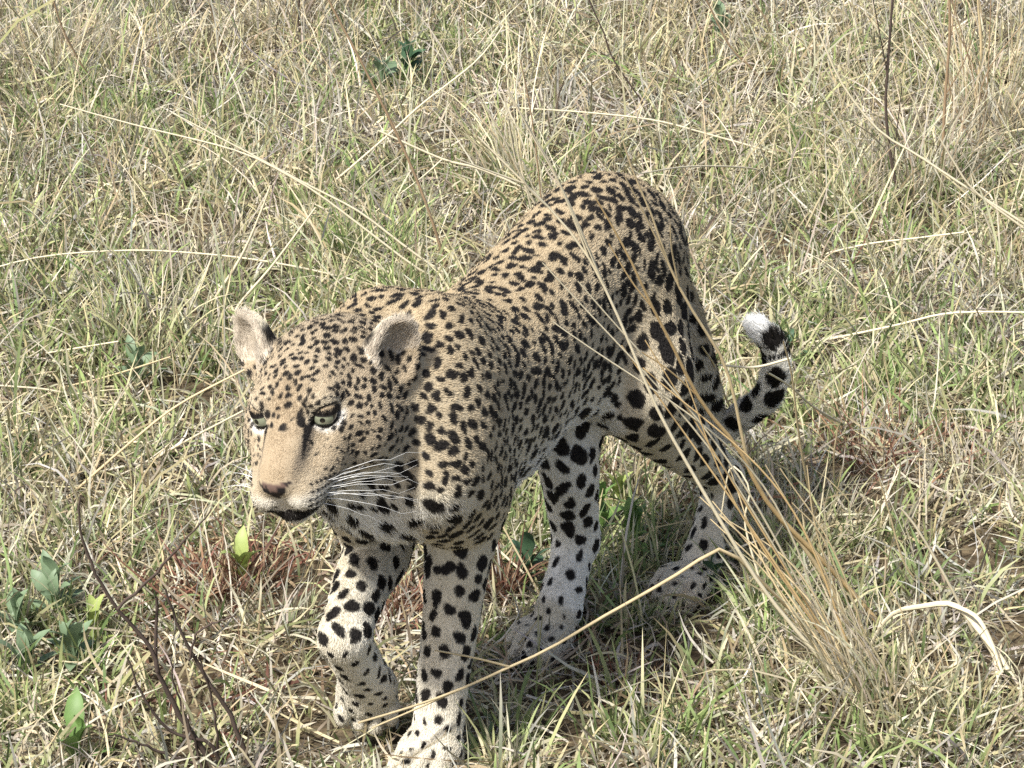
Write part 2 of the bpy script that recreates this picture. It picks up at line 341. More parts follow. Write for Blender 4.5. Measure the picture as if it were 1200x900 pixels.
# ================================================================ leopard
def smooth01(a,b,x):
    t=np.clip((x-a)/(b-a),0,1); return t*t*(3-2*t)
def build_leopard():
    F,lo,nn,G=field(); V,Q=surface_nets(F,lo,VOX); V=finish(V,Q)
    n0=np.cross(V[Q[:,2]]-V[Q[:,0]],V[Q[:,3]]-V[Q[:,1]]); N=np.zeros_like(V)
    for c in range(4):
        for k in range(3): N[:,k]+=np.bincount(Q[:,c],n0[:,k],minlength=len(V))
    N/=np.linalg.norm(N,axis=1)[:,None]+1e-12
    # ---- per vertex: which limb, how far along, side / up, and the lie of the coat
    nv=len(V); dmin=np.full(nv,9.); T=np.zeros(nv); U=np.zeros(nv); W=np.zeros(nv); part=np.zeros(nv,int)
    flow=np.zeros((nv,3)); wsum=np.zeros(nv)
    names=['trunk','neck','scapL','scapR','LF','RF','RFm','LH','LHm','RH','RHm','tail','chest','flank','head','paw']
    for g in SEGS:
        c=(g.a+g.b)/2; rad=np.linalg.norm(g.b-g.a)/2+max(g.r0.max(),g.r1.max())+.045
        idx=np.where(((V-c)**2).sum(1)<rad*rad)[0]
        if not len(idx): continue
        d,t,u,w=segdist(V[idx],g,True); better=d<dmin[idx]; j=idx[better]
        dmin[j]=d[better]; T[j]=g.t0+(g.t1-g.t0)*t[better]; U[j]=u[better]; W[j]=w[better]; part[j]=names.index(g.part)
        tan=norm(g.b-g.a)*(-1 if g.part in('trunk','neck','chest') else 1)
        if g.part.startswith('scap') or g.part=='flank': tan=norm(-D*.9-Z*.7)
        e=np.exp(-np.clip(d,-.01,.2)/.012); flow[idx]+=e[:,None]*tan; wsum[idx]+=e
    flow/=wsum[:,None]+1e-9
    H=hl(V); hd=head_field(H.astype(np.float32))*HS
    ish=(hd<.007)&(H[:,0]>-.055)&(np.linalg.norm(H-[.05,0,0],axis=1)<.2); 
    fh=np.stack([-np.ones(nv),H[:,1]*4,np.clip((H[:,2]-.0)*6,-.6,.5)],1)@HROT.T; fh/=np.linalg.norm(fh,axis=1)[:,None]
    wh=smooth01(.0,-.0,hd-.007)*0+np.clip((.02-hd)/.02,0,1)*(H[:,0]>-.07); flow=flow*(1-wh[:,None])+fh*wh[:,None]
    part[ish]=14
    PW=paws()
    for nm,bb,ff in PW:
        m=np.linalg.norm(V-bb-ff*.02,axis=1)<.062; part[m]=15; flow[m]=flow[m]*.3+ff*.8-Z*.25
    flow-=N*(flow*N).sum(1)[:,None]; flow/=np.linalg.norm(flow,axis=1)[:,None]+1e-9
    # ear masks
    ear=np.zeros(nv,int)
    for k in (1,-1):
        m=(ear_field(H.astype(np.float32),k)<.0035)&(H[:,2]>.045); ear[m]=k
    earf={k:HROT@EAR[k][1][:,2] for k in EAR}
    earin=np.zeros(nv)
    for k in (1,-1):
        m=ear==k; earin[m]=smooth01(-.1,.35,N[m]@earf[k]); fe=HROT@(EAR[k][1][:,1]*1.+EAR[k][1][:,0]*.0); flow[m]=fe-N[m]*(N[m]@fe)[:,None]; flow[m]/=np.linalg.norm(flow[m],axis=1)[:,None]+1e-9
    # ---- base coat colour
    tan=np.array([.475,.395,.270]); ochre=np.array([.44,.35,.222]); cream=np.array([.64,.58,.45]); white=np.array([.84,.82,.76])
    C=np.tile(tan,(nv,1)).astype(float)
    def mixc(col,w):
        nonlocal C
        C=C*(1-w[:,None])+np.asarray(col)*w[:,None]
    isn=lambda *a: np.isin(part,[names.index(x) for x in a])
    trunk=isn('trunk','neck','chest','scapL','scapR','flank')
    mixc(ochre,trunk*smooth01(.3,.9,N[:,2]))
    mixc(cream,trunk*smooth01(.25,-.25,N[:,2])*.8)
    mixc(white,trunk*smooth01(-.15,-.55,N[:,2]))
    limb=isn('LF','RF','RFm','LH','LHm','RH','RHm','paw')
    mixc(cream,limb*smooth01(.50,.26,V[:,2])*.95)
    mixc(white,limb*smooth01(.30,.10,V[:,2])*.25)
    mixc(cream,trunk*smooth01(.45,.34,V[:,2])*.85); mixc(white,trunk*smooth01(.395,.335,V[:,2])*smooth01(.47,.40,(V-HIP)@D)*.9)
    inner=np.where(isn('LF','LH','LHm'),-U,np.where(isn('RF','RH','RHm','RFm'),U,0))
    mixc(white,limb*smooth01(.1,.9,inner)*.35)
    mixc(white,isn('RH','RHm')*.7)
    front=smooth01(.45,.68,(V-HIP)@D)
    mixc(white,front*isn('trunk','neck','chest','scapL','scapR')*smooth01(.47,.36,V[:,2])*smooth01(.10,.035,(V-HIP)@Lf)*.9)
    tailm=part==names.index('tail')
    mixc(cream,tailm*smooth01(.25,.5,T)); mixc(white,tailm*smooth01(.45,.6,T)*.8); mixc(white,tailm*smooth01(.2,-.5,N[:,2])*.7); mixc((.90,.89,.86),tailm*smooth01(.925,.945,T))
    head=part==14
    x,y,z=H.T; ay=np.abs(y)
    mixc((.465,.380,.262),head*1.)
    mixc((.36,.275,.175),head*smooth01(.030,.006,ay)*smooth01(.06,.11,x)*smooth01(-.03,-.012,z)*.8)   # bridge of the nose
    for k in (1,-1): mixc((.16,.13,.10),head*(x>.10)*smooth01(.0060,.001,np.abs(y*k-.0235-.10*(z-.01)))*smooth01(-.018,.010,z)*smooth01(.034,.026,z)*.8)
    mixc(white,head*smooth01(-.045,-.062,z)); mixc(white,head*smooth01(.115,.14,x)*smooth01(-.022,-.036,z)*.75)
    mixc(cream,head*smooth01(-.005,-.05,z)*.6)
    for k in (1,-1):
        e=np.linalg.norm((H-EYE[k])*[1,1,1.0],axis=1)
        mixc(white,head*smooth01(.026,.019,e)*.75*(z<EYE[k][2])); mixc(cream,head*smooth01(.03,.02,e)*.45*(z>EYE[k][2]))
    mixc((.58,.51,.41),(ear!=0)*earin); mixc((.20,.175,.15),(ear!=0)*earin*np.clip(1-np.minimum(np.linalg.norm((H-EAR[1][0]-EAR[1][1]@np.array([.0,-.012,0]))/.017,axis=1),np.linalg.norm((H-EAR[-1][0]-EAR[-1][1]@np.array([0,-.012,0]))/.017,axis=1)),0,1)*1.3)
    mixc((.02,.017,.015),(ear!=0)*(1-earin)*smooth01(.9,.5,0*z+.5))
    for k in (1,-1):   # pale tip patch on the back of the ear
        q=(H-EAR[k][0])@EAR[k][1]; mixc(cream,(ear==k)*(1-earin)*smooth01(.012,.022,q[:,1]))
    Cs0=laplace(C,Q,10); keep=(head|(ear!=0)|(tailm&(T>.9)))[:,None]; C=np.where(keep,C,Cs0)
    # ---- hair length
    L=np.full(nv,.0050); L[limb]=.0046; L[part==15]=.0042; L+=trunk*smooth01(-.2,-.7,N[:,2])*.006; L+=front*trunk*smooth01(.46,.38,V[:,2])*.002
    L[tailm]=.011; L+=tailm*smooth01(.80,.95,T)*.008; L[head]=.0036; L+=head*smooth01(.06,.0,x)*.0022; L+=head*smooth01(-.03,-.07,z)*.003
    L-=head*smooth01(.10,.16,x)*smooth01(.03,.015,ay)*.0015; L=np.where(ear!=0,.0045+earin*.007,L)
    # ---- black marks that are not spots (head frame)
    marks=[]
    def seg_d(P,a,b):
        a=np.asarray(a);b=np.asarray(b);ab=b-a;t=np.clip((P-a)@ab/(ab@ab),0,1); return np.linalg.norm(P-a-t[:,None]*ab,axis=1)
    def mark_field(P,Hh,hm):
        f=np.full(len(P),.02)
        m=np.where(hm)[0]; h=Hh[m]; v=np.full(len(m),.02)
        for k in (1,-1):
            e=EYE[k]; q=h-e; rr=np.sqrt((q[:,1]/1.30)**2+((q[:,2]+.002)/.86)**2+(np.clip(np.abs(q[:,0]-.008)-.014,0,None))**2); v=np.minimum(v,np.linalg.norm(q,axis=1)-np.where(q[:,2]>0,.0188,.0176)); v=np.minimum(v,seg_d(h,e+[.014,-.008*k,.0085],e+[.012,.012*k,.0085])-.0030)
            v=np.minimum(v,seg_d(h,e+[.016,-.010*k,-.004],[.128,.0225*k,.001])-.0026)       # tear line
            v=np.minimum(v,seg_d(h,e+[.016,-.011*k,-.003],e+[.013,-.016*k,-.009])-.0030)
            v=np.minimum(v,seg_d(h,e+[.006,.0155*k,.002],e+[-.010,.024*k,.004])-.0022)
            for a_,b_,r_ in (((.182,.003*k,-.046),(.166,.026*k,-.0495),.0030),((.166,.026*k,-.0495),(.142,.035*k,-.0525),.0052),((.142,.035*k,-.0525),(.118,.042*k,-.0550),.0066),((.118,.042*k,-.055),(.104,.048*k,-.048),.0062)): v=np.minimum(v,seg_d(h,a_,b_)-r_)
            v=np.minimum(v,np.where((h[:,2]<-.050)&(h[:,2]>-.066)&(h[:,0]>.10)&(h[:,0]<.168),-.001,.02))
            yk=h[:,1]*k; v=np.minimum(v,np.where((h[:,0]>.095)&(h[:,2]<.030)&(h[:,2]>.004),np.abs(yk-.0238)-.0004-.0030*np.clip((h[:,2]-.006)/.02,0,1),.02))
            for r_,(zz,x0,x1,nn_) in enumerate(((-.020,.166,.126,6),(-.0275,.172,.118,8),(-.035,.174,.112,9),(-.042,.174,.112,9),(-.0485,.170,.116,8))):
                for i in range(nn_):
                    xx=x0+(x1-x0)*(i+.3*(r_%2))/nn_; yy=np.interp(xx,[.10,.13,.16,.18],[.046,.041,.030,.014])
                    v=np.minimum(v,np.where(h[:,1]*k>.008,np.sqrt(((h[:,0]-xx)*.8)**2+(h[:,2]-zz+.006*(i/nn_))**2)-.0018-.0006*(i/nn_),.02))
        f[m]=v; return f
    # ---- spots: poisson-scattered, clustered into rosettes on the flank and back
    def sp_head(i):
        xx,yy,zz=H[i]; a=abs(yy)
        if xx>.140 or (xx>.106 and a<.026 and zz<.030) : return None
        if xx>.112 and zz<.02: return None if zz<-.030 else (.0072,.0023,1.7)
        if min(np.linalg.norm(H[i]-EYE[1]),np.linalg.norm(H[i]-EYE[-1]))<.020: return None
        if ear[i]: return None
        if zz>.035 and xx>.04: return (.0084,.0038,1.4)
        if zz>.03: return (.0102,.0048,1.5)
        if xx>.06: return (.0086,.0035,1.6)
        if zz<-.05: return (.021,.0066,1.3)
        return (.0114,.0051,1.6)
    def spec(i):
        p=part[i]; v=V[i]; nz=N[i,2]; nm=names[p]; f_=(v-HIP)@D
        if nm=='head': return sp_head(i)
        if nm=='paw': return (.0165,.0044,1.3)
        if nm in('RFm','LHm','RHm'): return (.0200,.0064,1.4)
        if nm in('LF','RF','LH','RH'):
            zz=v[2]
            if zz<.14: return (.0190,.0076,1.35)
            if nm in('LF','RF'): return (.0212,.0092,1.4) if zz<.34 else (.0162,.0070,1.45)
            return (.0232,.0098,1.4) if zz<.27 else (.0268,.0124,1.45)
        if nm=='tail':
            return None if T[i]>.93 else ((.031,.0140,1.35) if T[i]>.35 else (.026,.0095,1.4))
        if nz<-.22: return (.029,.0095,1.6)
        if nm in('neck','chest','scapL','scapR'): return (.0142,.0061,1.5) if v[2]>.40 else (.0195,.0083,1.5)
        if v[2]<.37 and f_>.40: return (.0195,.0083,1.5)
        if f_>.40: return (.0150,.0066,1.6)
        return ('ros',.0380 if f_<.12 else .0345)
    spots=[]   # pos, radius, aspect, axis, height-normal
    order=R.permutation(nv)[:90000]; acc=np.zeros((6000,3)); accr=np.zeros(6000); na=0; cell={}
    cs=.04
    for i in order:
        s=spec(i)
        if s is None: continue
        r=s[1] if s[0]=='ros' else s[0]
        c=tuple(np.floor(V[i]/cs).astype(int)); ok=True
        for dx in(-1,0,1):
            for dy in(-1,0,1):
                for dz in(-1,0,1):
                    for (p_,r_) in cell.get((c[0]+dx,c[1]+dy,c[2]+dz),()):
                        q=V[i]-p_
                        if q@q<((r+r_)*.5)**2: ok=False;break
                    if not ok:break
                if not ok:break
            if not ok:break
        if not ok: continue
        cell.setdefault(c,[]).append((V[i],r))
        f=flow[i]; sd=np.cross(N[i],f)
        if s[0]!='ros':
            a=R.normal(0,.5); ax=f*math.cos(a)+sd*math.sin(a)
            spots.append((V[i],s[1]*R.uniform(.82,1.2),R.uniform(1.,s[2]),ax))
        else:
            nb=R.integers(3,5); a0=R.uniform(0,6.28); rr=r*R.uniform(.29,.36)
            for b_ in range(nb):
                if R.random()<.08: continue
                a=a0+b_*6.283/nb+R.normal(0,.2); dr=f*math.cos(a)+sd*math.sin(a); tn=-f*math.sin(a)+sd*math.cos(a)
                spots.append((V[i]+dr*rr,r*R.uniform(.185,.24),R.uniform(1.1,1.6),norm(tn+dr*R.normal(0,.25))))
    # fillers between rosettes come from a second, tighter pass
    sp_pos=np.array([s[0] for s in spots]); kd0=kdtree.KDTree(len(spots))
    for i,s in enumerate(spots): kd0.insert(s[0],i)
    kd0.balance(); cell2={}
    for i in order[:40000]:
        if names[part[i]] not in('trunk','flank') or N[i,2]<-.4: continue
        if kd0.find(V[i])[2]<.0128: continue
        c=tuple(np.floor(V[i]/.02).astype(int)); ok=True
        for dx in(-1,0,1):
            for dy in(-1,0,1):
                for dz in(-1,0,1):
                    for p_ in cell2.get((c[0]+dx,c[1]+dy,c[2]+dz),()):
                        q=V[i]-p_
                        if q@q<.0155**2: ok=False
        if not ok: continue
        cell2.setdefault(c,[]).append(V[i]); a=R.uniform(0,3.14); f=flow[i]; sd=np.cross(N[i],f)
        spots.append((V[i],R.uniform(.0042,.0062),R.uniform(1,1.6),f*math.cos(a)+sd*math.sin(a)))
    def spot_field(P):
        kd=kdtree.KDTree(len(P))
        Pw=P+np.stack([wob(P,55,1),wob(P,55,2),wob(P,55,3)],1)*.0014+np.stack([wob(P,22,2),wob(P,22,3),wob(P,22,0)],1)*.0021
        for i,p in enumerate(Pw): kd.insert(p,i)
        kd.balance(); f=np.full(len(P),.02)
        for pos,r,asp,ax in spots:
            res=kd.find_range(pos,r*asp*1.25+.002)
            if not res: continue
            idx=np.fromiter((q[1] for q in res),int,len(res)); q=Pw[idx]-pos; al=q@ax; ac=np.sqrt(np.maximum((q*q).sum(1)-al*al,0))
            k=np.sqrt((al/asp)**2+(ac*math.sqrt(asp))**2/1.0); f[idx]=np.minimum(f[idx],k-r)
        return f
    # rings and white tip of the tail
    def tail_field(Tt,P):
        ring=np.minimum.reduce([np.abs(Tt-c)-w for c,w in ((.835,.012),(.885,.012),(.915,.006))])*.9
        return ring
    black=np.array([.014,.0115,.010])
    fV=np.minimum(spot_field(V),mark_field(V,H,head)); 
    nose=head&(x>.170)&(z<-.0085)&(ay<.0185+(z+.010)*.85)&(z>-.034)
    CS=C.copy(); wsp=smooth01(.0012,-.0012,fV)
    tr=tailm&(tail_field(T,V)<0)&(N[:,2]>-.35)
    wsp=np.maximum(wsp*(ear==0),tr); CS=CS*(1-wsp[:,None])+black*wsp[:,None]; CS*=.8
    CS[nose]=np.array([.13,.085,.068]); 
    nd=nose&((z<-.0185)|(ay>.0125)); CS[nd]=(.03,.022,.02)
    for k in (1,-1):   # nostrils
        nm_=np.linalg.norm((H-[.190,.0100*k,-.017])*[.6,1,1],axis=1)<.0055; CS[nm_&head]=(.012,.01,.01)
    skin=material('leopard_skin',.75,.2)
    body=link('leopard',mesh('leopard',V,Q,skin,True,CS))
    tag(body,'spotted leopard walking through dry grass with its head lowered','leopard')
    # ---- the coat
    tri=np.concatenate([Q[:,[0,1,2]],Q[:,[0,2,3]]]); A=np.linalg.norm(np.cross(V[tri[:,1]]-V[tri[:,0]],V[tri[:,2]]-V[tri[:,0]]),axis=1)*.5
    wgt=np.ones(nv); wgt[head]=3.4; wgt[part==15]=1.6; wgt[ear!=0]=1.6; wgt[nose]=0; wgt[limb]*=1.35
    for k in (1,-1): wgt[(np.linalg.norm(H-EYE[k],axis=1)<.0160)]=0
    pr=A*wgt[tri].min(1); NS=620000; ti=R.choice(len(tri),NS,p=pr/pr.sum())
    u=np.sqrt(R.random(NS)); v=R.random(NS); bc=np.stack([1-u,u*(1-v),u*v],1)
    ip=lambda X:(X[tri[ti]]*(bc[...,None] if X.ndim==2 else bc)).sum(1)
    P=ip(V); Nn=ip(N); Fl=ip(flow); Ln=ip(L); Cc=ip(C); hm=head[tri[ti,0]]; Tt=ip(T); tl=tailm[tri[ti,0]]
    Pq=P+Fl*(Ln*.45)[:,None]; fS=np.minimum(spot_field(Pq),mark_field(Pq,hl(Pq),hm))+R.normal(0,.00045,NS)
    w=smooth01(.0005,-.0005,fS); w=w*(ear[tri[ti,0]]==0); w=np.maximum(w,tl&(tail_field(Tt,P)<R.normal(0,.003,NS))&(Nn[:,2]>-.35+R.normal(0,.1,NS)))
    var=R.normal(1,.10,NS)[:,None]; patch=(1+.07*wob(P,9,1))[:,None]
    Cs=np.clip(Cc*var*patch,0,.95)*(1-w[:,None])+black*R.uniform(.7,1.5,NS)[:,None]*w[:,None]
    jit=R.normal(0,1,(NS,3)); lift=R.uniform(.10,.30,NS)[:,None]; clump=np.stack([wob(P,38,0),wob(P,38,1),wob(P,38,2)],1)
    d0=Fl+Nn*lift*1.6+jit*.13+clump*.16; d0/=np.linalg.norm(d0,axis=1)[:,None]
    d1=Fl+Nn*lift*.35+jit*.20+clump*.22; d1/=np.linalg.norm(d1,axis=1)[:,None]
    Ln=Ln*R.uniform(.65,1.2,NS)
    pts=np.stack([P-Nn*.0008,P+d0*(Ln*.5)[:,None],P+d0*(Ln*.5)[:,None]+d1*(Ln*.5)[:,None]],1).astype(np.float32)
    ex=[]; exc=[]
    for k in (1,-1):           # short hair on the eyelids
        c_=hw(EYE[k]); r_=EYER*HS*.985+.0011; fwd=HROT@np.array([1.,.15*k,0])
        for sg,a1,m_ in ((1,1.33,1500),(-1,1.08,900)):
            ax=HROT@norm(np.array([.02,.16*k*sg,1.*sg])); s1=norm(np.cross(ax,fwd)); t1=np.cross(s1,ax)
            an=np.arccos(R.uniform(math.cos(a1-.03),math.cos(.2),m_)); ph=R.uniform(-1.7,1.7,m_); rd=np.cos(ph)[:,None]*t1*np.sign(t1@fwd)+np.sin(ph)[:,None]*s1
            nn_=np.cos(an)[:,None]*ax+np.sin(an)[:,None]*rd; tg=np.sin(an)[:,None]*ax-np.cos(an)[:,None]*rd; p_=c_+nn_*r_
            ln_=R.uniform(.002,.0035,m_)[:,None]; d_=tg+nn_*.35+R.normal(0,.15,(m_,3)); ex.append(np.stack([p_,p_+d_*ln_*.5,p_+(d_-nn_*.1)*ln_],1))
            bl=(R.random(m_)<smooth01(a1-.42,a1-.26,an)) if sg>0 else (R.random(m_)<smooth01(a1-.24,a1-.12,an))
            cc_=np.where(bl[:,None],black,(np.array([.42,.335,.225]) if sg>0 else np.array([.66,.60,.50]))*R.normal(1,.1,(m_,1))); exc.append(cc_)
    pts=np.concatenate([pts]+ex).astype(np.float32); Cs=np.concatenate([Cs]+exc); hm=np.concatenate([hm,np.ones(len(pts)-NS,bool)]); NS=len(pts)
    hc=bpy.data.hair_curves.new('fur'); hc.add_curves([3]*NS)
    hc.attributes['position'].data.foreach_set('vector',pts.ravel())
    ra=hc.attributes.new('radius','FLOAT','POINT') if 'radius' not in hc.attributes else hc.attributes['radius']
    rr=np.where(hm,.00019,.00028)[:,None]*np.array([1.,.85,.18]); ra.data.foreach_set('value',rr.astype(np.float32).ravel())
    ca=hc.attributes.new('tint','FLOAT_COLOR','CURVE'); c4=np.ones((NS,4),np.float32); c4[:,:3]=Cs; ca.data.foreach_set('color',c4.ravel())
    hc.materials.append(material('leopard_fur',.62,.25,transl=.12))
    fur=link('fur',hc,body); tag(fur,'short tan and cream coat with black spots and rosettes',kind='stuff')
    # ---- eyes
    def cap(center,axis,r,a0,a1,nr,ns):
        ax=norm(np.asarray(axis,float)); s=norm(np.cross(ax,[0.1,.2,1])); t=np.cross(ax,s); vs=[];fs=[]
        for i in range(nr+1):
            a=a0+(a1-a0)*i/nr
            for j in range(ns):
                ph=6.28318*j/ns; vs.append(center+r*(ax*math.cos(a)+math.sin(a)*(s*math.cos(ph)+t*math.sin(ph))))
        for i in range(nr):
            for j in range(ns): fs.append((i*ns+j,(i+1)*ns+j,(i+1)*ns+(j+1)%ns,i*ns+(j+1)%ns))
        return np.array(vs),np.array(fs)
    mb=material('eye_rim',.12,.5,coat=1,color=(.035,.028,.022)); ml=material('eyelid',.6,.2); mi=material('eye_iris',.15,.5,coat=1,color=(.21,.225,.155),noise=(900,.25)); mp=material('eye_pupil',.05,.5,coat=1,color=(.004,.004,.004))
    for k in (1,-1):
        c=hw(EYE[k]); gz=HROT@norm(np.array([1.,.30*k-.10,-.10])); r=EYER*HS*.985
        vs,fs=cap(c,gz,r,.001,3.1,14,24); e=link('eye',mesh('eye',vs,fs,mb),body)
        vs,fs=cap(c,gz,r+.0002,.19,.84,5,28); link('iris',mesh('iris',vs,fs,mi),e)
        vs,fs=cap(c,gz,r+.0003,.001,.200,3,20); link('pupil',mesh('pupil',vs,fs,mp),e)
        for sg,a1 in ((1,1.33),(-1,1.08)):
            ax=HROT@norm(np.array([.02,.16*k*sg,1.*sg])); vs,fs=cap(c,ax,r+.0011,.15,a1,12,30)
            ang=np.repeat(np.linspace(.15,a1,13),30); w=smooth01(a1-.36,a1-.24,ang)[:,None]; w=w if sg>0 else smooth01(a1-.22,a1-.12,ang)[:,None]
            link('eyelid',mesh('eyelid',vs,fs,ml,True,np.array([.40,.32,.215] if sg>0 else [.62,.56,.46])*(1-w)+black*w),e)
    # ---- whiskers
    mw=material('whisker',.4,.4,color=(.85,.84,.80))
    for k in (1,-1):
        for i in range(15):
            row=i%4; xx=.160-.0095*(i//4)-.003*row; zz=-.029-.0065*row; yy=np.interp(xx,[.10,.13,.16,.18],[.046,.040,.030,.014])
            p0=hw((xx,yy*k*.93,zz)); ln=R.uniform(.06,.125); dr=np.array([-.62+R.normal(0,.12),k*.75,R.normal(-.16,.10)+(.22-.12*row)]); dr=HROT@norm(dr)
            pts=[]
            for s_ in np.linspace(0,1,7): pts.append(p0+dr*ln*s_+np.array([0,0,-.030])*s_*s_*R.uniform(.6,1.1)*ln/.1+HROT@np.array([-.02,0,0])*s_*s_)
            link('whisker',tube_mesh('whisker',np.array(pts),.00042,.00008,4,mw),body)
    return body
def tube_geo(pts,r0,r1,ns=6,flat=1.0,rad=None):
    pts=np.asarray(pts,float); n=len(pts); tg=np.gradient(pts,axis=0); tg/=np.linalg.norm(tg,axis=1)[:,None]+1e-12
    ref=np.array([.3,-.9,.2]); vs=[]
    for i in range(n):
        s=np.cross(tg[i],ref); s/=np.linalg.norm(s)+1e-9; t=np.cross(tg[i],s); r=(r0+(r1-r0)*i/(n-1)) if rad is None else rad[i]
        for j in range(ns):
            a=6.28318*j/ns; vs.append(pts[i]+s*math.cos(a)*r+t*math.sin(a)*r*flat)
    fs=[(i*ns+j,i*ns+(j+1)%ns,(i+1)*ns+(j+1)%ns,(i+1)*ns+j) for i in range(n-1) for j in range(ns)]
    return np.array(vs),np.array(fs)
def tube_mesh(name,pts,r0,r1,ns,mat,rad=None,flat=1.0):
    v,f=tube_geo(pts,r0,r1,ns,flat,rad=rad); return mesh(name,v,f,mat)
leopard=build_leopard()
# ================================================================ grass
STRAW=np.array([[.52,.455,.28],[.64,.57,.39],[.44,.375,.22],[.58,.53,.41],[.36,.29,.175],[.50,.455,.35]])
GREY=np.array([[.44,.41,.35],[.36,.33,.27],[.52,.49,.42],[.30,.255,.19],[.24,.19,.13]])
GREEN=np.array([[.175,.235,.080],[.22,.285,.10],[.29,.335,.14],[.13,.19,.07],[.36,.38,.18]])
RED=np.array([[.20,.095,.062],[.26,.15,.095],[.14,.066,.046],[.34,.24,.15]])
def blades(P,az,length,tilt,bend,width,c0,c1,K=4,twist=None):
    """ribbon blades: P (n,3) roots, az azimuth, tilt from vertical at the root, bend added along the length"""
    n=len(P); s=np.linspace(0,1,K)
    th=tilt[:,None]+bend[:,None]*s[None]                                     # angle from vertical along the blade
    hx=np.cos(az)[:,None]; hy=np.sin(az)[:,None]
    ds=length[:,None]/(K-1)
    thm=(th[:,1:]+th[:,:-1])/2
    dz=np.concatenate([np.zeros((n,1)),np.cumsum(np.cos(thm)*ds,1)],1); dr=np.concatenate([np.zeros((n,1)),np.cumsum(np.sin(thm)*ds,1)],1)
    side=R.normal(0,.22,n)[:,None]*length[:,None]*s[None]**2
    cx=P[:,0,None]+hx*dr-hy*side; cy=P[:,1,None]+hy*dr+hx*side; cz=P[:,2,None]+dz
    cz=np.maximum(cz,P[:,2,None]*.0+hgt(P[:,0],P[:,1])[:,None]+.002+.004*R.random((n,1)))
    tw=(R.uniform(-1.2,1.2,n) if twist is None else twist)[:,None]+R.normal(0,.7,n)[:,None]*s[None]
    wx=-hy*np.cos(tw)+hx*np.sin(tw)*np.cos(th); wy=hx*np.cos(tw)+hy*np.sin(tw)*np.cos(th); wz=-np.sin(tw)*np.sin(th)
    prof=np.interp(s,[0,.35,.8,1],[.75,1,.62,.0]); hwid=.5*width[:,None]*prof[None]
    Cn=np.stack([cx,cy,cz],-1); Wv=np.stack([wx,wy,wz],-1)*hwid[...,None]
    nv=2*(K-1)+1; V=np.empty((n,nv,3),np.float32)
    V[:,0:nv-1:2]=Cn[:,:-1]-Wv[:,:-1]; V[:,1:nv-1:2]=Cn[:,:-1]+Wv[:,:-1]; V[:,nv-1]=Cn[:,-1]
    sv=np.concatenate([np.repeat(s[:-1],2),[1.]])
    Cc=c0[:,None]*(1-sv[None,:,None])+c1[:,None]*sv[None,:,None]
    base=(np.arange(n)*nv)[:,None]
    q=np.concatenate([np.array([2*i,2*i+1,2*i+3,2*i+2]) for i in range(K-2)]+[np.array([2*K-4,2*K-3,2*K-2])])
    F=(base+q[None]).ravel(); sizes=np.tile(np.array([4]*(K-2)+[3]),n)
    return V.reshape(-1,3),F,sizes,Cc.reshape(-1,3)
grass_mat=material('grass_blade',.62,.22,transl=.28)
# the ground the lens sees, in plan
def in_view(x,y,m=0.):
    q=proj(np.stack([x,y,np.zeros_like(x)],-1)); return (q[:,0]>-60-m)&(q[:,0]<1260+m)&(q[:,1]>-90-m)&(q[:,1]<960+m)
def blobs(x,y,lst):
    """sum of soft patches given as (px,py,rx,ry,weight) on the ground plane"""
    s=np.zeros(len(x))
    for px,py,rx,ry,w in lst:
        g0=ground(px,py); g1=ground(px+rx,py); g2=ground(px,py-ry)
        s+=w*np.exp(-((x-g0[0])/abs(g1[0]-g0[0]))**2-((y-g0[1])/abs(g2[1]-g0[1]))**2)
    return s
GREENS=[(170,400,170,70,1.),(60,300,90,60,.7),(320,150,140,60,.8),(110,110,110,50,.6),(430,270,110,60,.8),(880,250,110,60,.9),(1010,440,120,80,1.1),(1150,480,80,60,.6),(700,620,90,50,1.),
        (850,400,60,50,.5),(480,60,70,40,.8),(820,700,70,50,.6),(1040,860,120,60,.8),(700,860,120,50,.6),(500,895,120,40,.8),(60,520,100,50,.5),(200,880,160,40,.35),(350,880,90,40,.5),(60,760,90,60,1.),(1130,60,100,50,.35),(630,640,70,40,.9),(950,150,80,40,.3)]
BARE=[(250,830,170,60,1.),(470,740,60,60,.8),(720,810,110,40,.9),(180,690,60,40,.3),(1000,560,90,40,.6),(90,470,90,25,.6),(950,310,100,30,.4),(330,60,90,30,.4),(880,620,60,40,.4)]
REDS=[(230,700,110,45,1.),(320,680,60,30,.9),(250,800,130,50,.45),(470,730,50,40,1.),(590,700,35,40,1.),(1030,540,60,45,.9),(720,820,80,35,.6),(1150,520,60,30,.4),(960,300,70,25,.3),(720,560,60,40,.5),(880,620,60,40,.4)]
def scatter(n,area='view'):
    if area=='view':
        m=int(n*2.6); x=R.uniform(-1.35,1.35,m); y=R.uniform(-1.62,2.75,m); k=in_view(x,y,0); x,y=x[k][:n],y[k][:n]
    else:
        m=int(n*2.0); x=R.triangular(-3.2,0,3.2,m); y=R.triangular(-2.7,0,6.2,m); k=~in_view(x,y,0); x,y=x[k][:n],y[k][:n]
    return x,y
def greenness(x,y):
    P=np.stack([x,y,0*x],-1); return blobs(x,y,GREENS)+.30+.42*wob(P,1.1,1)+.30*wob(P,3.1,2)
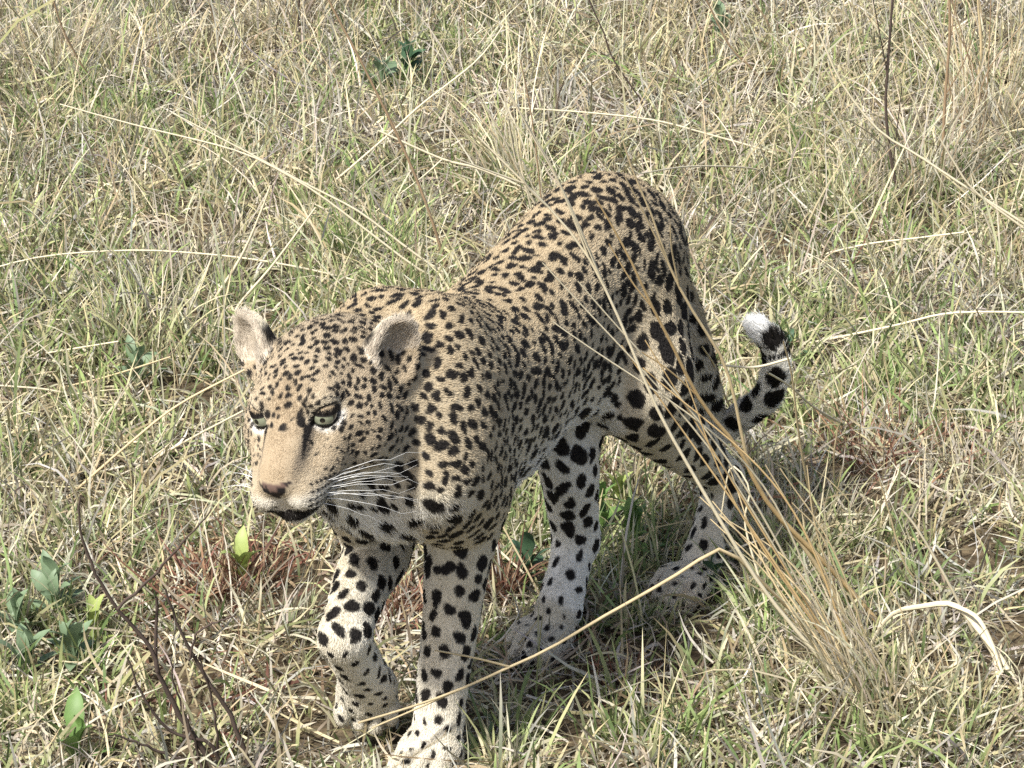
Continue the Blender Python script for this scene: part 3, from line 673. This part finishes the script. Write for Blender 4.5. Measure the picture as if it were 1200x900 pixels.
def tufted(x,y,spread):
    """pull points towards random tuft centres"""
    n=len(x); nc=max(8,n//26); ci=R.integers(0,n,nc); j=ci[R.integers(0,nc,n)]
    # nearest centre by grid hash
    cell=.09; key=lambda a,b:(np.floor(a/cell).astype(int)*100003+np.floor(b/cell).astype(int)); d={}
    for c in ci: d[int(key(x[c:c+1],y[c:c+1])[0])]=c
    kk=key(x,y); cen=np.array([d.get(int(q),-1) for q in kk]); has=cen>=0
    lean=np.zeros((n,2)); r=R.normal(0,spread,(n,2))
    xx=np.where(has,x[cen]+r[:,0],x); yy=np.where(has,y[cen]+r[:,1],y)
    az=np.where(has,np.arctan2(yy-y[cen],xx-x[cen])+R.normal(0,.7,n),R.uniform(0,6.283,n))
    return xx,yy,az
def footprint(x,y):
    a=HIP[:2]-D[:2]*.1; ab=D[:2]*.85; q=np.stack([x,y],-1)-a; t=np.clip(q@ab/(ab@ab),0,1); return np.linalg.norm(q-t[:,None]*ab,axis=1)
PAWXY=[q[1][:2] for q in paws()]
def pawdist(x,y): return np.min([np.hypot(x-a,y-b) for a,b in PAWXY],0)
def add_stuff(name,label,parts,cat='grass'):
    V=[];F=[];S=[];C=[];o=0
    for v,f,s,c in parts:
        V.append(v);F.append(f+o);S.append(s);C.append(c);o+=len(v)
    me=mesh(name,np.concatenate(V),np.concatenate(F),grass_mat,True,np.concatenate(C),np.concatenate(S))
    ob=link(name,me); tag(ob,label,cat,kind='stuff'); return ob
def pick(pal,n,var=.12):
    c=pal[R.integers(0,len(pal),n)]; return np.clip(c*R.normal(1,var,(n,1))*R.normal(1,.03,(n,3)),.01,.9)
def thin(x,y,lo=-.45,amt=.9):
    P=np.stack([x,y,0*x],-1); g=wob(P,5.5,2)*.65+wob(P,11,0)*.45+wob(P,1.7,3)*.45; return R.random(len(x))>amt*np.clip((lo-g)/.25,0,1)
def P_of(x,y,z=0.): return np.stack([x,y,hgt(x,y)+z],-1)
# ---- 1. straw litter lying on the ground
def litter(n,area,sc=1.):
    x,y=scatter(n,area); k=thin(x,y,-.40); x,y=x[k],y[k]; n=len(x); az=R.uniform(0,6.283,n)+.35*wob(np.stack([x,y,0*x],-1),1.5,3)
    ln=R.lognormal(math.log(.052),.5,n)*sc; dead=np.clip(.45+.45*wob(np.stack([x,y,0*x],-1),1.3,0)+.25*wob(np.stack([x,y,0*x],-1),3.7,1),.1,.9); c=np.where((R.random(n)>dead)[:,None],pick(STRAW,n),pick(GREY,n,.22)); rd=blobs(x,y,REDS)*.55; c=np.where((R.random(n)<rd)[:,None],pick(RED,n,.2),c)
    return blades(P_of(x,y,R.uniform(0,.024,n)),az,ln,R.normal(1.35,.30,n),R.normal(.15,.8,n),R.uniform(.0018,.0048,n)*sc,c,c*R.uniform(.85,1.15,(n,1)),K=5)
add_stuff('straw_litter','pale dead straw lying in a mat on the ground',[litter(46000,'view'),litter(42000,'out',1.5)])
# ---- 2. dry standing blades in loose tufts
def dry(n,area,sc=1.):
    x,y=scatter(n,area); x,y,az=tufted(x,y,.028); bare=blobs(x,y,BARE); gr=greenness(x,y)
    keep=thin(x,y,-.12)&(R.random(len(x))>np.clip(bare*.85,0,.92)+np.clip(gr-.40,0,.6)*1.1); x,y,az=x[keep],y[keep],az[keep]; n=len(x)
    far=np.clip((y+1.3)/3.2,0,1); ln=R.lognormal(math.log(.062),.48,n)*(.80+.35*far)*sc; ln=np.where(pawdist(x,y+.04)<.08,np.minimum(ln*.6,.038),ln)
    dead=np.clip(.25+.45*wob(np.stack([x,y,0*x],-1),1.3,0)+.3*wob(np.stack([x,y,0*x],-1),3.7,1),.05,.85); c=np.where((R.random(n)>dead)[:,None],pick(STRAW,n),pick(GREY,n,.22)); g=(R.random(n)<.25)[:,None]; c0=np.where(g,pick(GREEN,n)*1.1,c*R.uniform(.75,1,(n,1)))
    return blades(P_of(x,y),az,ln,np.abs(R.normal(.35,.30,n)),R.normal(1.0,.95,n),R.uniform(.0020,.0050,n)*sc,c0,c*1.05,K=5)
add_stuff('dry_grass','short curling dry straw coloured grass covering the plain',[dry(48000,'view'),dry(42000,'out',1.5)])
# ---- 3. green blades in patches
def green(n,area,sc=1.):
    x,y=scatter(n,area); g=greenness(x,y); k=(R.random(len(x))<np.clip(g*1.05-.02,.05,1))&thin(x,y,-.30)&(R.random(len(x))>np.clip(blobs(x,y,BARE)*.8,0,.85)); x,y=x[k],y[k]; x,y,az=tufted(x,y,.022); n=len(x)
    ln=R.lognormal(math.log(.054),.40,n)*sc; ln=np.where(pawdist(x,y+.04)<.08,np.minimum(ln*.6,.036),ln); P=np.stack([x,y,0*x],-1); c=pick(GREEN,n); w=np.clip(.35+.4*wob(P,2.2,1),0,1)[:,None]; c=c*(1-.35*w)+np.array([.27,.29,.16])*.35*w
    tip=np.where((R.random(n)<.40)[:,None],pick(STRAW,n),c*1.15)
    return blades(P_of(x,y),az,ln,np.abs(R.normal(.30,.26,n)),R.normal(.6,.55,n),R.uniform(.0028,.0058,n)*sc,c,tip,K=5)
add_stuff('green_grass','short green grass growing in patches among the straw',[green(78000,'view'),green(44000,'out',1.5)])
# ---- 4. thin wiry stems standing above the mat
def stems(n,area,sc=1.):
    x,y=scatter(n,area); k=(footprint(x,y)>.24)&((y>-.9)|(R.random(len(x))<.35)); x,y=x[k],y[k]; n=len(x); far=np.clip((y+1.2)/3.0,0,1)
    ln=R.uniform(.09,.24,n)*(.7+.45*far)*sc; c=np.where((R.random(n)<.72)[:,None],pick(STRAW,n),pick(GREY,n,.25))
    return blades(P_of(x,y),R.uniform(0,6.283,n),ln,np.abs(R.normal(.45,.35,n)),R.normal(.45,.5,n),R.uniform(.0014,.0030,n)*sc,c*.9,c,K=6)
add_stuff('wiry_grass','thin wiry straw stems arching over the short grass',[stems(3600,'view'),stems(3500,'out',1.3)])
# ---- far plain beyond the camera's strip
m=26000; rr=np.sqrt(R.uniform(0,1,m))*26; aa=R.uniform(0,6.283,m); x=rr*np.cos(aa); y=rr*np.sin(aa)+1; k=(np.abs(x)>3.1)|(y>6.1)|(y<-2.5); x,y=x[k],y[k]; n=len(x)
c=np.where((R.random(n)<.7)[:,None],pick(STRAW,n),pick(GREEN,n))
add_stuff('distant_grass','taller dry grass spreading away over the plain',[blades(P_of(x,y),R.uniform(0,6.283,n),R.uniform(.15,.4,n),np.abs(R.normal(.3,.3,n)),R.normal(.7,.5,n),R.uniform(.006,.014,n),c*.85,c)])
# ================================================================ single stalks, twigs, tufts and weeds
straw_m=material('straw_stalk',.55,.3,color=(.50,.40,.235),noise=(60,.22)); pale_m=material('pale_stalk',.55,.3,color=(.60,.53,.37),noise=(60,.18))
brown_m=material('brown_stalk',.7,.2,color=(.27,.19,.115),noise=(80,.3)); dark_m=material('dark_twig',.8,.2,color=(.075,.055,.045),noise=(90,.35))
leafstalk_m=material('ochre_stalk',.6,.3,color=(.52,.37,.18),noise=(60,.25))
def curve3(pix,Y0=None,Y1=None,n=22):
    """photo pixels -> smooth 3-D line that starts on the ground (or at Y0) and drifts in depth to Y1"""
    pix=np.array(pix,float); d=np.concatenate([[0],np.cumsum(np.linalg.norm(np.diff(pix,axis=0),axis=1))]); d/=d[-1]
    if Y0 is None: Y0=ground(*pix[0])[1]
    if Y1 is None: Y1=Y0-.06
    out=[]
    for t in np.linspace(0,1,n):
        j=np.interp(t,d,np.arange(len(pix))); q=cr(pix,j); p=aty(q[0],q[1],Y0+(Y1-Y0)*t)
        h=float(hgt(p[0],p[1]))+.004
        if p[2]<h: p=ground(q[0],q[1],h)
        out.append(p)
    out=np.array(out)
    for _ in range(1): out[1:-1]=out[1:-1]*.6+(out[2:]+out[:-2])*.2
    return out
def knots(pts,r0,r1):
    n=len(pts); r=np.linspace(r0,r1,n); return r
def stalk(pix,w0,w1,mat,label,cat='grass stalk',group=None,Y0=None,Y1=None,branches=(),name='grass_stalk',leaves=(),flat=1.0):
    pts=curve3(pix,Y0,Y1); o=link(name,tube_mesh(name,pts,w0*.00066,w1*.00070,6,mat,flat=flat)); tag(o,label,cat,group)
    for bpix,bw in branches:       # a branch starts on the stalk
        b=curve3(bpix,(Y0 if Y0 is not None else ground(*pix[0])[1])*.0+float(pts[-1][1]) if True else None,None,14)
        b=b-b[0]+pts[np.argmin(np.linalg.norm(proj(pts)-np.array(bpix[0]),axis=1))]
        link('seed_branch',tube_mesh('seed_branch',b,bw*.00062,bw*.00042,5,mat,flat=flat),o)
    for t,ln,az,drop in leaves:    # dry leaf blade leaving the stalk
        p=pts[int(t*(len(pts)-1))]; s=np.linspace(0,1,8); dirv=np.array([math.cos(az),-.2,math.sin(az)]); q=p+dirv*ln*s[:,None]+np.array([0,0,-drop])*(s**2)[:,None]
        sd=np.array([math.sin(az)*.6,.5,math.cos(az)*.6]); wv=.0030*np.interp(s,[0,.3,1],[.6,1,.05])
        v=np.concatenate([q-sd*wv[:,None],q+sd*wv[:,None]]); f=np.array([(i,i+1,8+i+1,8+i) for i in range(7)]); link('leaf_blade',mesh('leaf_blade',v,f,mat),o)
    return o
def fan(n,base,mid,tip,mat,label,w=(2.2,1.2),jit=16,Y1=None,group=None):
    for i in range(n):
        q=[tuple(np.array(p)+np.array([R.normal(0,j),R.normal(0,j)])) for p,j in ((base,6),(mid,jit),(tip,jit*1.7))]
        stalk(q,R.uniform(w[0]*.8,w[0]*1.2),w[1],mat,label,group=group,Y1=Y1)
G1='long stalks leaning in front of the leopard'; G2='pale stalks arching over the grass'
stalk([(1010,828),(905,705),(862,640),(815,560),(770,480),(735,395),(708,335),(690,300),(655,255),(622,222),(560,160)],4.6,1.6,pale_m,'long pale grass stalk with branching seed head crossing the leopard flank',group=G1,Y1=-1.30,
  branches=[([(700,320),(660,225),(622,150),(584,88)],2.6),([(690,300),(655,212),(620,150),(594,99)],2.2),([(655,255),(628,228),(600,170),(570,120)],2.2),([(708,335),(665,235),(640,180)],2.0),([(622,222),(575,205),(540,192)],2.4)])
stalk([(1034,735),(980,673),(940,633),(907,600),(883,563),(867,523),(840,497),(813,457),(786,400),(762,356),(744,314),(720,269),(698,232)],6.0,1.6,leafstalk_m,'long ochre grass stalk slanting across the leopard thigh to its rump',group=G1,Y1=-1.20,
  branches=[([(786,400),(760,350),(735,318),(706,270)],2.2),([(813,457),(778,425),(745,403)],2.2)])
stalk([(1000,742),(950,650),(905,598),(877,545),(862,470),(848,420),(831,395),(810,362),(792,329),(780,302),(762,245),(744,209),(730,165)],5.2,1.5,straw_m,'long straw stalk rising past the tail along the back of the leopard haunch',group=G1,Y1=-1.16,
  branches=[([(792,329),(783,285),(781,255)],2.0),([(780,302),(750,240),(728,198)],2.2)])
stalk([(975,770),(933,720),(893,683),(847,637),(820,657),(753,697),(697,728),(640,763),(593,783),(547,805),(487,827),(420,847)],4.4,2.0,straw_m,'snapped straw stalk bent down across the paws of the leopard',group=G1,Y1=-1.43,
  branches=[([(593,783),(550,772),(503,763)],2.6),([(547,805),(500,826),(440,852)],2.4)])
stalk([(1014,775),(1017,764),(1032,734),(1050,716),(1080,711),(1116,707),(1140,728),(1161,758),(1170,776),(1171,826)],3.6,8.5,pale_m,'bleached broad grass blade folded over and hanging down',flat=.3,branches=[([(1140,728),(1172,770),(1200,815)],8.0),([(1116,707),(1150,722),(1168,752),(1182,790)],6.)])
stalk([(885,700),(866,655),(846,625)],3.0,2.0,pale_m,'short pale stub beside the hind paw of the leopard')
stalk([(905,745),(893,690),(872,610),(880,575),(857,545),(845,605)],2.6,1.6,pale_m,'thin curled pale blade hooked over behind the hock of the leopard',Y1=-.86)
stalk([(960,620),(945,560),(935,500),(928,440),(918,400)],3.6,1.6,straw_m,'upright straw stalk standing beside the white tail tip',Y1=-.75)
stalk([(1003,505),(955,478),(925,452),(900,437)],2.8,2.0,pale_m,'pale stalk pointing at the curled tail of the leopard',Y1=-.7)
stalk([(870,505),(852,470),(838,430),(822,405)],3.0,1.8,straw_m,'short straw stalk between the haunch and tail of the leopard',Y1=-.72)
stalk([(926,420),(885,430),(842,428)],2.8,2.0,pale_m,'pale blade lying level in front of the tail of the leopard',Y0=-.70,Y1=-.72)
fan(5,(1005,822),(915,690),(862,560),straw_m,'thin straw stem beside the long stalks, leaning towards the hind paw',group='thin stems leaning towards the hind paw',Y1=-1.1)
fan(4,(1010,805),(880,600),(775,420),leafstalk_m,'thin ochre stem leaning over the leopard thigh',w=(2.6,1.2),group='thin ochre stems over the thigh',Y1=-1.2)
fan(3,(985,790),(850,560),(690,330),pale_m,'thin pale stem leaning over the leopard flank',w=(2.4,1.2),group='thin pale stems over the flank',Y1=-1.25)
fan(4,(1010,760),(960,640),(940,545),straw_m,'thin upright straw stem standing below the tail',w=(2.6,1.2),group='thin stems below the tail')
fan(6,(640,262),(612,190),(585,110),pale_m,'thin pale stem fanning up behind the leopard rump',w=(2.2,1.1),group='thin stems fanning behind the rump')
fan(5,(1150,200),(1140,110),(1130,10),brown_m,'thin brown stem in the tall dry grass',w=(2.4,1.4),group='thin brown stems in the tall dry grass')
# behind the leopard
stalk([(560,350),(497,320),(447,283),(373,227),(333,203),(280,177),(160,147),(70,122)],3.4,1.6,pale_m,'longest pale stalk arching away behind the withers of the leopard',group=G2)
stalk([(575,345),(520,320),(467,283),(420,247),(367,220),(293,180),(203,133)],3.6,1.8,pale_m,'pale stalk running just above the longest arching stalk behind the withers',group=G2)
stalk([(500,352),(453,338),(360,315),(283,302),(220,296),(156,293),(58,299),(0,312),(-60,330)],3.0,1.6,pale_m,'pale stalk bowing almost level behind the ears of the leopard',group=G2)
stalk([(243,372),(250,353),(283,300),(305,250),(317,217)],4.4,2.2,pale_m,'short thick pale stalk crossing the level stalk near the ear')
stalk([(268,385),(280,357),(320,310),(370,243)],3.8,2.0,pale_m,'pale stalk standing next to the short thick one near the ear')
stalk([(527,330),(507,260),(480,190),(447,120),(417,60),(385,0),(370,-40)],4.2,2.6,brown_m,'tall light brown stalk rising behind the withers')
stalk([(630,245),(615,222),(560,197),(520,187),(443,153)],4.0,2.6,pale_m,'pale stalk reaching left from behind the leopard rump',branches=[([(520,187),(500,205),(470,228)],2.2)])
stalk([(372,232),(380,223),(453,160),(493,123),(560,70),(590,30)],3.4,2.0,pale_m,'straight pale stalk slanting up over the green patch behind the withers')
stalk([(650,72),(636,60),(594,33),(540,0),(510,-20)],3.0,2.0,pale_m,'pale stalk above the leopard rump slanting out of the grass')
stalk([(930,190),(900,177),(825,156),(768,141),(690,132),(600,126)],3.4,2.0,pale_m,'pale stalk stretching level above the leopard rump')
stalk([(905,212),(885,198),(810,195),(747,204)],3.0,1.8,pale_m,'pale stalk touching the top of the leopard rump',Y1=.55)
stalk([(905,110),(879,78),(855,54),(828,0),(815,-25)],3.6,2.4,brown_m,'brown stalk standing above the level pale stalk')
stalk([(775,150),(720,72),(708,39),(690,0),(685,-20)],2.6,2.0,dark_m,'dark thin stalk rising behind the leopard rump')
stalk([(640,290),(625,150),(610,70)],2.4,1.6,brown_m,'thin brown stalk behind the seed head over the rump')
stalk([(1250,300),(1200,262),(1133,220),(1062,173),(1033,157),(987,100),(965,50),(943,0),(935,-25)],4.0,2.2,pale_m,'long pale stalk sweeping up from the tall dry grass',group=G2)
stalk([(1240,300),(1200,268),(1142,224),(1118,190),(1100,160)],4.2,2.2,pale_m,'short pale stalk joined to the long sweeping one')
stalk([(880,322),(900,316),(1006,288),(1074,279),(1130,272)],3.0,2.0,pale_m,'pale stalk lying across the straw beside the leopard haunch')
stalk([(905,412),(926,407),(1051,381),(1111,367),(1200,366),(1260,370)],3.4,2.4,pale_m,'long pale stalk lying flat just above the tail tip')
stalk([(1240,372),(1150,370),(1089,368),(998,364)],3.0,1.8,brown_m,'tan stalk lying alongside the flat pale stalk')
stalk([(1090,700),(1060,660),(1042,600),(1030,560)],2.6,1.6,straw_m,'straw stalk curving over the reddish tuft')
stalk([(1150,760),(1110,680),(1075,620),(1055,595)],3.8,2.2,pale_m,'pale stalk leaning above the folded bleached blade')
stalk([(980,590),(977,540),(982,500)],2.6,1.8,straw_m,'short upright straw stalk near the reddish tuft')
stalk([(70,590),(87,576),(150,521),(208,475),(289,432)],3.2,2.2,straw_m,'straw stalk slanting up to the near ear of the leopard',Y1=-.42)
stalk([(165,548),(179,539),(225,513),(286,481)],3.4,2.2,pale_m,'pale stalk slanting towards the eye of the leopard',Y1=-.50)
stalk([(145,472),(92,464),(52,456),(0,452),(-40,450)],3.0,2.0,pale_m,'pale straw lying over the dark fallen stick')
stalk([(160,458),(139,461),(92,465),(40,466),(-30,465)],3.6,3.0,dark_m,'dark fallen stick lying in the grass',cat='stick',name='fallen_stick')
stalk([(20,425),(38,417),(90,408),(139,400)],2.6,1.8,pale_m,'pale stalk lying above the dark fallen stick')
stalk([(70,455),(130,440),(200,418)],2.6,1.6,straw_m,'straw stalk slanting over the green tuft base')
stalk([(120,522),(150,518),(175,519)],3.4,2.4,pale_m,'short pale straw lying under the slanting stalk')
stalk([(60,800),(20,806),(-30,820)],2.6,2.0,straw_m,'straw lying below the blue green leaves')
stalk([(105,800),(60,797),(0,803),(-20,806)],2.8,2.0,straw_m,'second straw lying below the blue green leaves')
# tall dark weeds
stalk([(1058,250),(1045,190),(1038,130),(1040,83),(1046,0),(1050,-40)],5.0,3.2,dark_m,'tall dark brown weed stem with small side twigs',cat='weed stem',name='weed_stem',branches=[([(1040,83),(1030,30),(1022,-10)],2.),([(1045,190),(1052,130),(1056,95)],2.)])
stalk([(1102,232),(1105,170),(1108,110),(1113,40),(1112,-20)],5.4,3.6,brown_m,'tall brown weed stem next to the twiggy one',cat='weed stem',name='weed_stem',branches=[([(1108,110),(1130,70),(1143,30)],2.2)])
stalk([(1140,155),(1144,110),(1150,60),(1146,0),(1146,-30)],6.5,3.0,straw_m,'thick straw stem in the tall dry grass',cat='weed stem',name='weed_stem')
stalk([(262,60),(250,20),(240,-20)],3.4,2.6,brown_m,'brown weed stem in the upper grass',cat='weed stem',name='weed_stem')
stalk([(352,60),(350,20),(352,-20)],3.0,2.6,dark_m,'dark thin weed stem beside the pale grass',cat='weed stem',name='weed_stem')
stalk([(122,115),(95,75),(72,30),(60,-10)],3.4,2.2,brown_m,'leaning brown weed stem among pale blades',cat='weed stem',name='weed_stem')
# ---- dark twig bush
tb=link('twig_bush',None); tb.location=ground(268,905); tag(tb,'bare dark brown twig bush with thin crossing branches','bush')
def twig(pix,w0,w1,Y0=None,Y1=None,parent=tb):
    pts=curve3(pix,Y0,Y1,18); pts=pts+np.random.default_rng(len(pix)).normal(0,.0008,pts.shape); o=link('branch',tube_mesh('branch',pts-np.array(tb.location),w0*.00066,w1*.00070,6,dark_m),parent); return pts
twig([(292,905),(290,890),(267,833),(233,780),(207,730),(193,690)],5.2,2.0)
twig([(252,905),(250,897),(213,840),(187,790),(182,767),(185,723),(184,700)],6.4,2.6)
yb=ground(252,905)[1]-.04
twig([(186,785),(182,767),(160,740),(137,713),(112,672),(100,643),(92,600),(95,580)],4.2,1.8,yb,yb-.05)
twig([(137,713),(187,667),(247,600)],3.4,1.4,yb-.03,yb-.10)
twig([(262,905),(245,870),(200,857),(167,813),(150,770)],4.0,1.6)
twig([(240,905),(230,897),(187,880),(133,860)],3.8,1.6)
twig([(256,900),(252,840),(240,790),(232,770)],3.2,1.4)
twig([(222,775),(232,740),(268,724),(276,720)],2.6,1.4,yb,yb-.04)
twig([(238,905),(225,860),(205,805),(200,775)],3.2,1.4)
# ---- tufts
def tuft(px,py,h,spread,nb,pal,label,lean=(0,0),w=(.0016,.0032),tip=None,group=None,cat='grass tuft',name='grass_tuft',fan=.35):
    g0=ground(px,py); x=R.normal(0,spread,nb); y=R.normal(0,spread,nb); az=np.arctan2(y+lean[1]*spread*2,x+lean[0]*spread*2)+R.normal(0,.5,nb)
    P=np.stack([x+g0[0],y+g0[1],hgt(x+g0[0],y+g0[1])],-1); c=pick(pal,nb); t=c*1.1 if tip is None else pick(tip,nb)
    v,f,s,cc=blades(P,az,R.lognormal(math.log(h),.28,nb),np.abs(R.normal(fan*.6,fan*.7,nb)),R.normal(.6,.45,nb),R.uniform(*w,nb),c,t,K=6)
    loc=np.array([g0[0],g0[1],0.]); o=link(name,mesh(name,v-loc,f,grass_mat,True,cc,s)); o.location=loc; tag(o,label,cat,group); return o
tuft(1018,830,.17,.030,110,STRAW*.85,'straw tuft at the foot of the long leaning stalks',lean=(-1,0),tip=STRAW)
tuft(175,418,.12,.055,150,GREEN,'upright green tuft with straw tips standing in the green patch',tip=STRAW,w=(.002,.004))
tuft(1165,160,.24,.06,170,STRAW,'tall dry tuft around the thick straw stem')
tuft(1075,230,.22,.06,150,GREY,'greyish dry tuft at the foot of the tall dark weeds',tip=STRAW)
tuft(600,215,.15,.03,90,STRAW,'dry tuft fanning out behind the leopard rump',lean=(-.6,.5))
tuft(240,700,.055,.030,130,RED,'dark rust red tuft under the twig bush',w=(.002,.004))
tuft(300,680,.05,.030,90,RED,'rust red tuft beside the raised paw of the leopard',w=(.002,.004))
tuft(470,720,.045,.016,110,RED,'low rust red tuft between the front legs of the leopard')
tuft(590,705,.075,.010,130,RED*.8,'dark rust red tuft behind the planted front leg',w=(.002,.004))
tuft(1030,540,.065,.05,120,RED*1.15,'rust red tuft in the open straw away from the tail')
tuft(735,800,.035,.02,80,RED,'flat rust red tuft on the bare patch behind the front paw')
tuft(330,740,.06,.03,90,GREEN*.8,'small dull green tuft next to the raised paw',tip=GREY)
tuft(720,575,.10,.05,150,np.concatenate([RED*1.2,STRAW*.8]),'brown dry tuft showing between the hind legs',tip=STRAW)
tuft(440,310,.09,.04,110,GREEN,'green tuft growing behind the leopard withers')
tuft(1150,560,.09,.05,120,GREY,'grey dry tuft beyond the rust red one',tip=STRAW)
tuft(60,90,.17,.06,120,GREY,'grey bleached tuft in the upper grass',tip=STRAW)
tuft(330,30,.16,.05,110,STRAW,'pale straw tuft by the dark thin weed stem')
tuft(230,330,.09,.04,100,GREY*.8,'grey brown tuft by the level stalk',tip=STRAW)
tuft(930,640,.10,.05,120,STRAW*.9,'straw tuft behind the hind paw',tip=STRAW)
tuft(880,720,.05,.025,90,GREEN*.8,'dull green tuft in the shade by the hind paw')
tuft(1120,850,.06,.03,130,GREEN,'low green tuft below the folded bleached blade',tip=STRAW)
tuft(760,20,.13,.05,110,STRAW*.9,'straw tuft behind the dark thin stalk')
tuft(980,250,.10,.05,120,GREEN,'green tuft in the upper grass beyond the rump',tip=STRAW)
# ---- broad leaved weeds
def leaf_shape(name,ln,wd,mat,curl):
    s=np.linspace(0,1,9); w=wd*np.interp(s,[0,.12,.5,.8,1],[.12,.35,1,.72,.02]); x=ln*s; z=curl*ln*np.sin(s*2.2)*.35
    rows=[np.stack([x,sg*w*.5,z+abs(sg)*w*.16],1) for sg in (-1,0,1)]; v=np.concatenate(rows); f=[(a*9+i,a*9+i+1,(a+1)*9+i+1,(a+1)*9+i) for a in (0,1) for i in range(8)]
    return mesh(name,v,np.array(f),mat)
def leaf_mat(name,c):
    return material(name,.5,.35,transl=.2,color=c,noise=(70,.22))
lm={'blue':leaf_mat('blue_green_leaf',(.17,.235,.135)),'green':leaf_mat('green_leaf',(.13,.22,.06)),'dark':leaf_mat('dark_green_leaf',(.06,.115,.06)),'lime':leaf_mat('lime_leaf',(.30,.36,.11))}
lshape={k:[leaf_shape('leaf',.062,.021,m,.7),leaf_shape('leaf',.048,.019,m,1.1)] for k,m in lm.items()}
stem_m=material('weed_stem',.6,.3,color=(.20,.22,.11),noise=(60,.2))
def weed(px,py,kind,nl,h,sc,label,group=None):
    g0=ground(px,py); o=link('leafy_weed',None); o.location=(g0[0],g0[1],float(hgt(g0[0],g0[1]))); tag(o,label,'weed',group)
    link('stem',tube_mesh('stem',np.array([[0,0,-.005],[.002,0,h*.5],[.0,.002,h]]),.0016,.0009,5,stem_m),o)
    nl=int(nl*1.4)
    for i in range(nl):
        lf=link('leaf',lshape[kind][i%2],o); t=(i+.5)/nl; lf.location=(0,0,h*t); a=i*2.4+R.normal(0,.3); lf.rotation_euler=(R.normal(0,.25),-(.25+.75*t)+R.normal(0,.2),a); s_=sc*R.uniform(.8,1.2); lf.scale=(s_,s_,s_)
GB='blue green leafy weeds beside the twig bush'
weed(68,735,'blue',11,.055,1.0,'tallest blue green leafy weed in the patch beside the twig bush',GB)
weed(30,795,'blue',9,.03,.95,'low wide blue green weed above the lying straws',GB)
weed(88,785,'blue',10,.035,.9,'blue green weed in front of the tallest one',GB)
weed(20,750,'blue',8,.035,.85,'blue green weed behind the low wide one',GB)
weed(112,755,'lime',7,.03,.7,'small yellow green weed at the edge of the blue green patch',GB)
weed(90,900,'green',6,.03,1.15,'broad bright green leaf plant below the twig bush')
weed(700,640,'green',11,.05,.95,'green leafy weed growing between the hind legs')
weed(742,655,'green',10,.045,.9,'green leafy weed next to the back hind paw')
weed(725,610,'lime',8,.045,.8,'bright yellow green weed behind the hind legs')
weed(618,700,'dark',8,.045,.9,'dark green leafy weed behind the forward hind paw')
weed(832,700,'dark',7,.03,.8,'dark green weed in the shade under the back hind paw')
weed(478,95,'dark',10,.06,1.1,'large dark green weed in the upper grass')
weed(448,108,'blue',8,.05,1.0,'blue green weed next to the large dark one')
weed(922,425,'dark',4,.04,.7,'single green weed with upright leaf beside the tail tip')
weed(285,690,'lime',6,.03,.9,'yellow green sprout above the rust red tufts')
weed(845,50,'blue',6,.05,.9,'blue green weed near the brown stalk')
weed(160,450,'blue',5,.035,.9,'pale round leaved weed near the dark fallen stick')
# ---- small dried flower heads
fl_m=material('flower_head',.8,.1,color=(.62,.58,.56),noise=(300,.3))
for px,py,h,lab in ((130,300,.05,'small whitish flower head touching the level stalk'),(115,330,.04,'small whitish flower head under the level stalk'),(127,315,.04,'tiny whitish flower head between two others'),(660,0,.05,'small whitish flower head in the upper grass')):
    g0=ground(px,py+30); top=np.array([0,0,aty(px,py,g0[1])[2]]); o=link('dried_flower',None); o.location=(g0[0],g0[1],0); tag(o,lab,'flower','dried whitish flowers')
    link('stem',tube_mesh('stem',np.array([[0,0,0],top*.5+[.002,0,0],top]),.0009,.0007,5,stem_m),o)
    v=[];f=[]
    for i in range(26):
        d_=norm(R.normal(0,1,3)+[0,0,.5]); a=norm(np.cross(d_,[.3,.2,1])); b0=len(v); v+= [top+a*.0015,top-a*.0015,top+d_*.0065]; f.append((b0,b0+1,b0+2))
    link('flower_head',mesh('flower_head',np.array(v),np.array(f),fl_m),o)
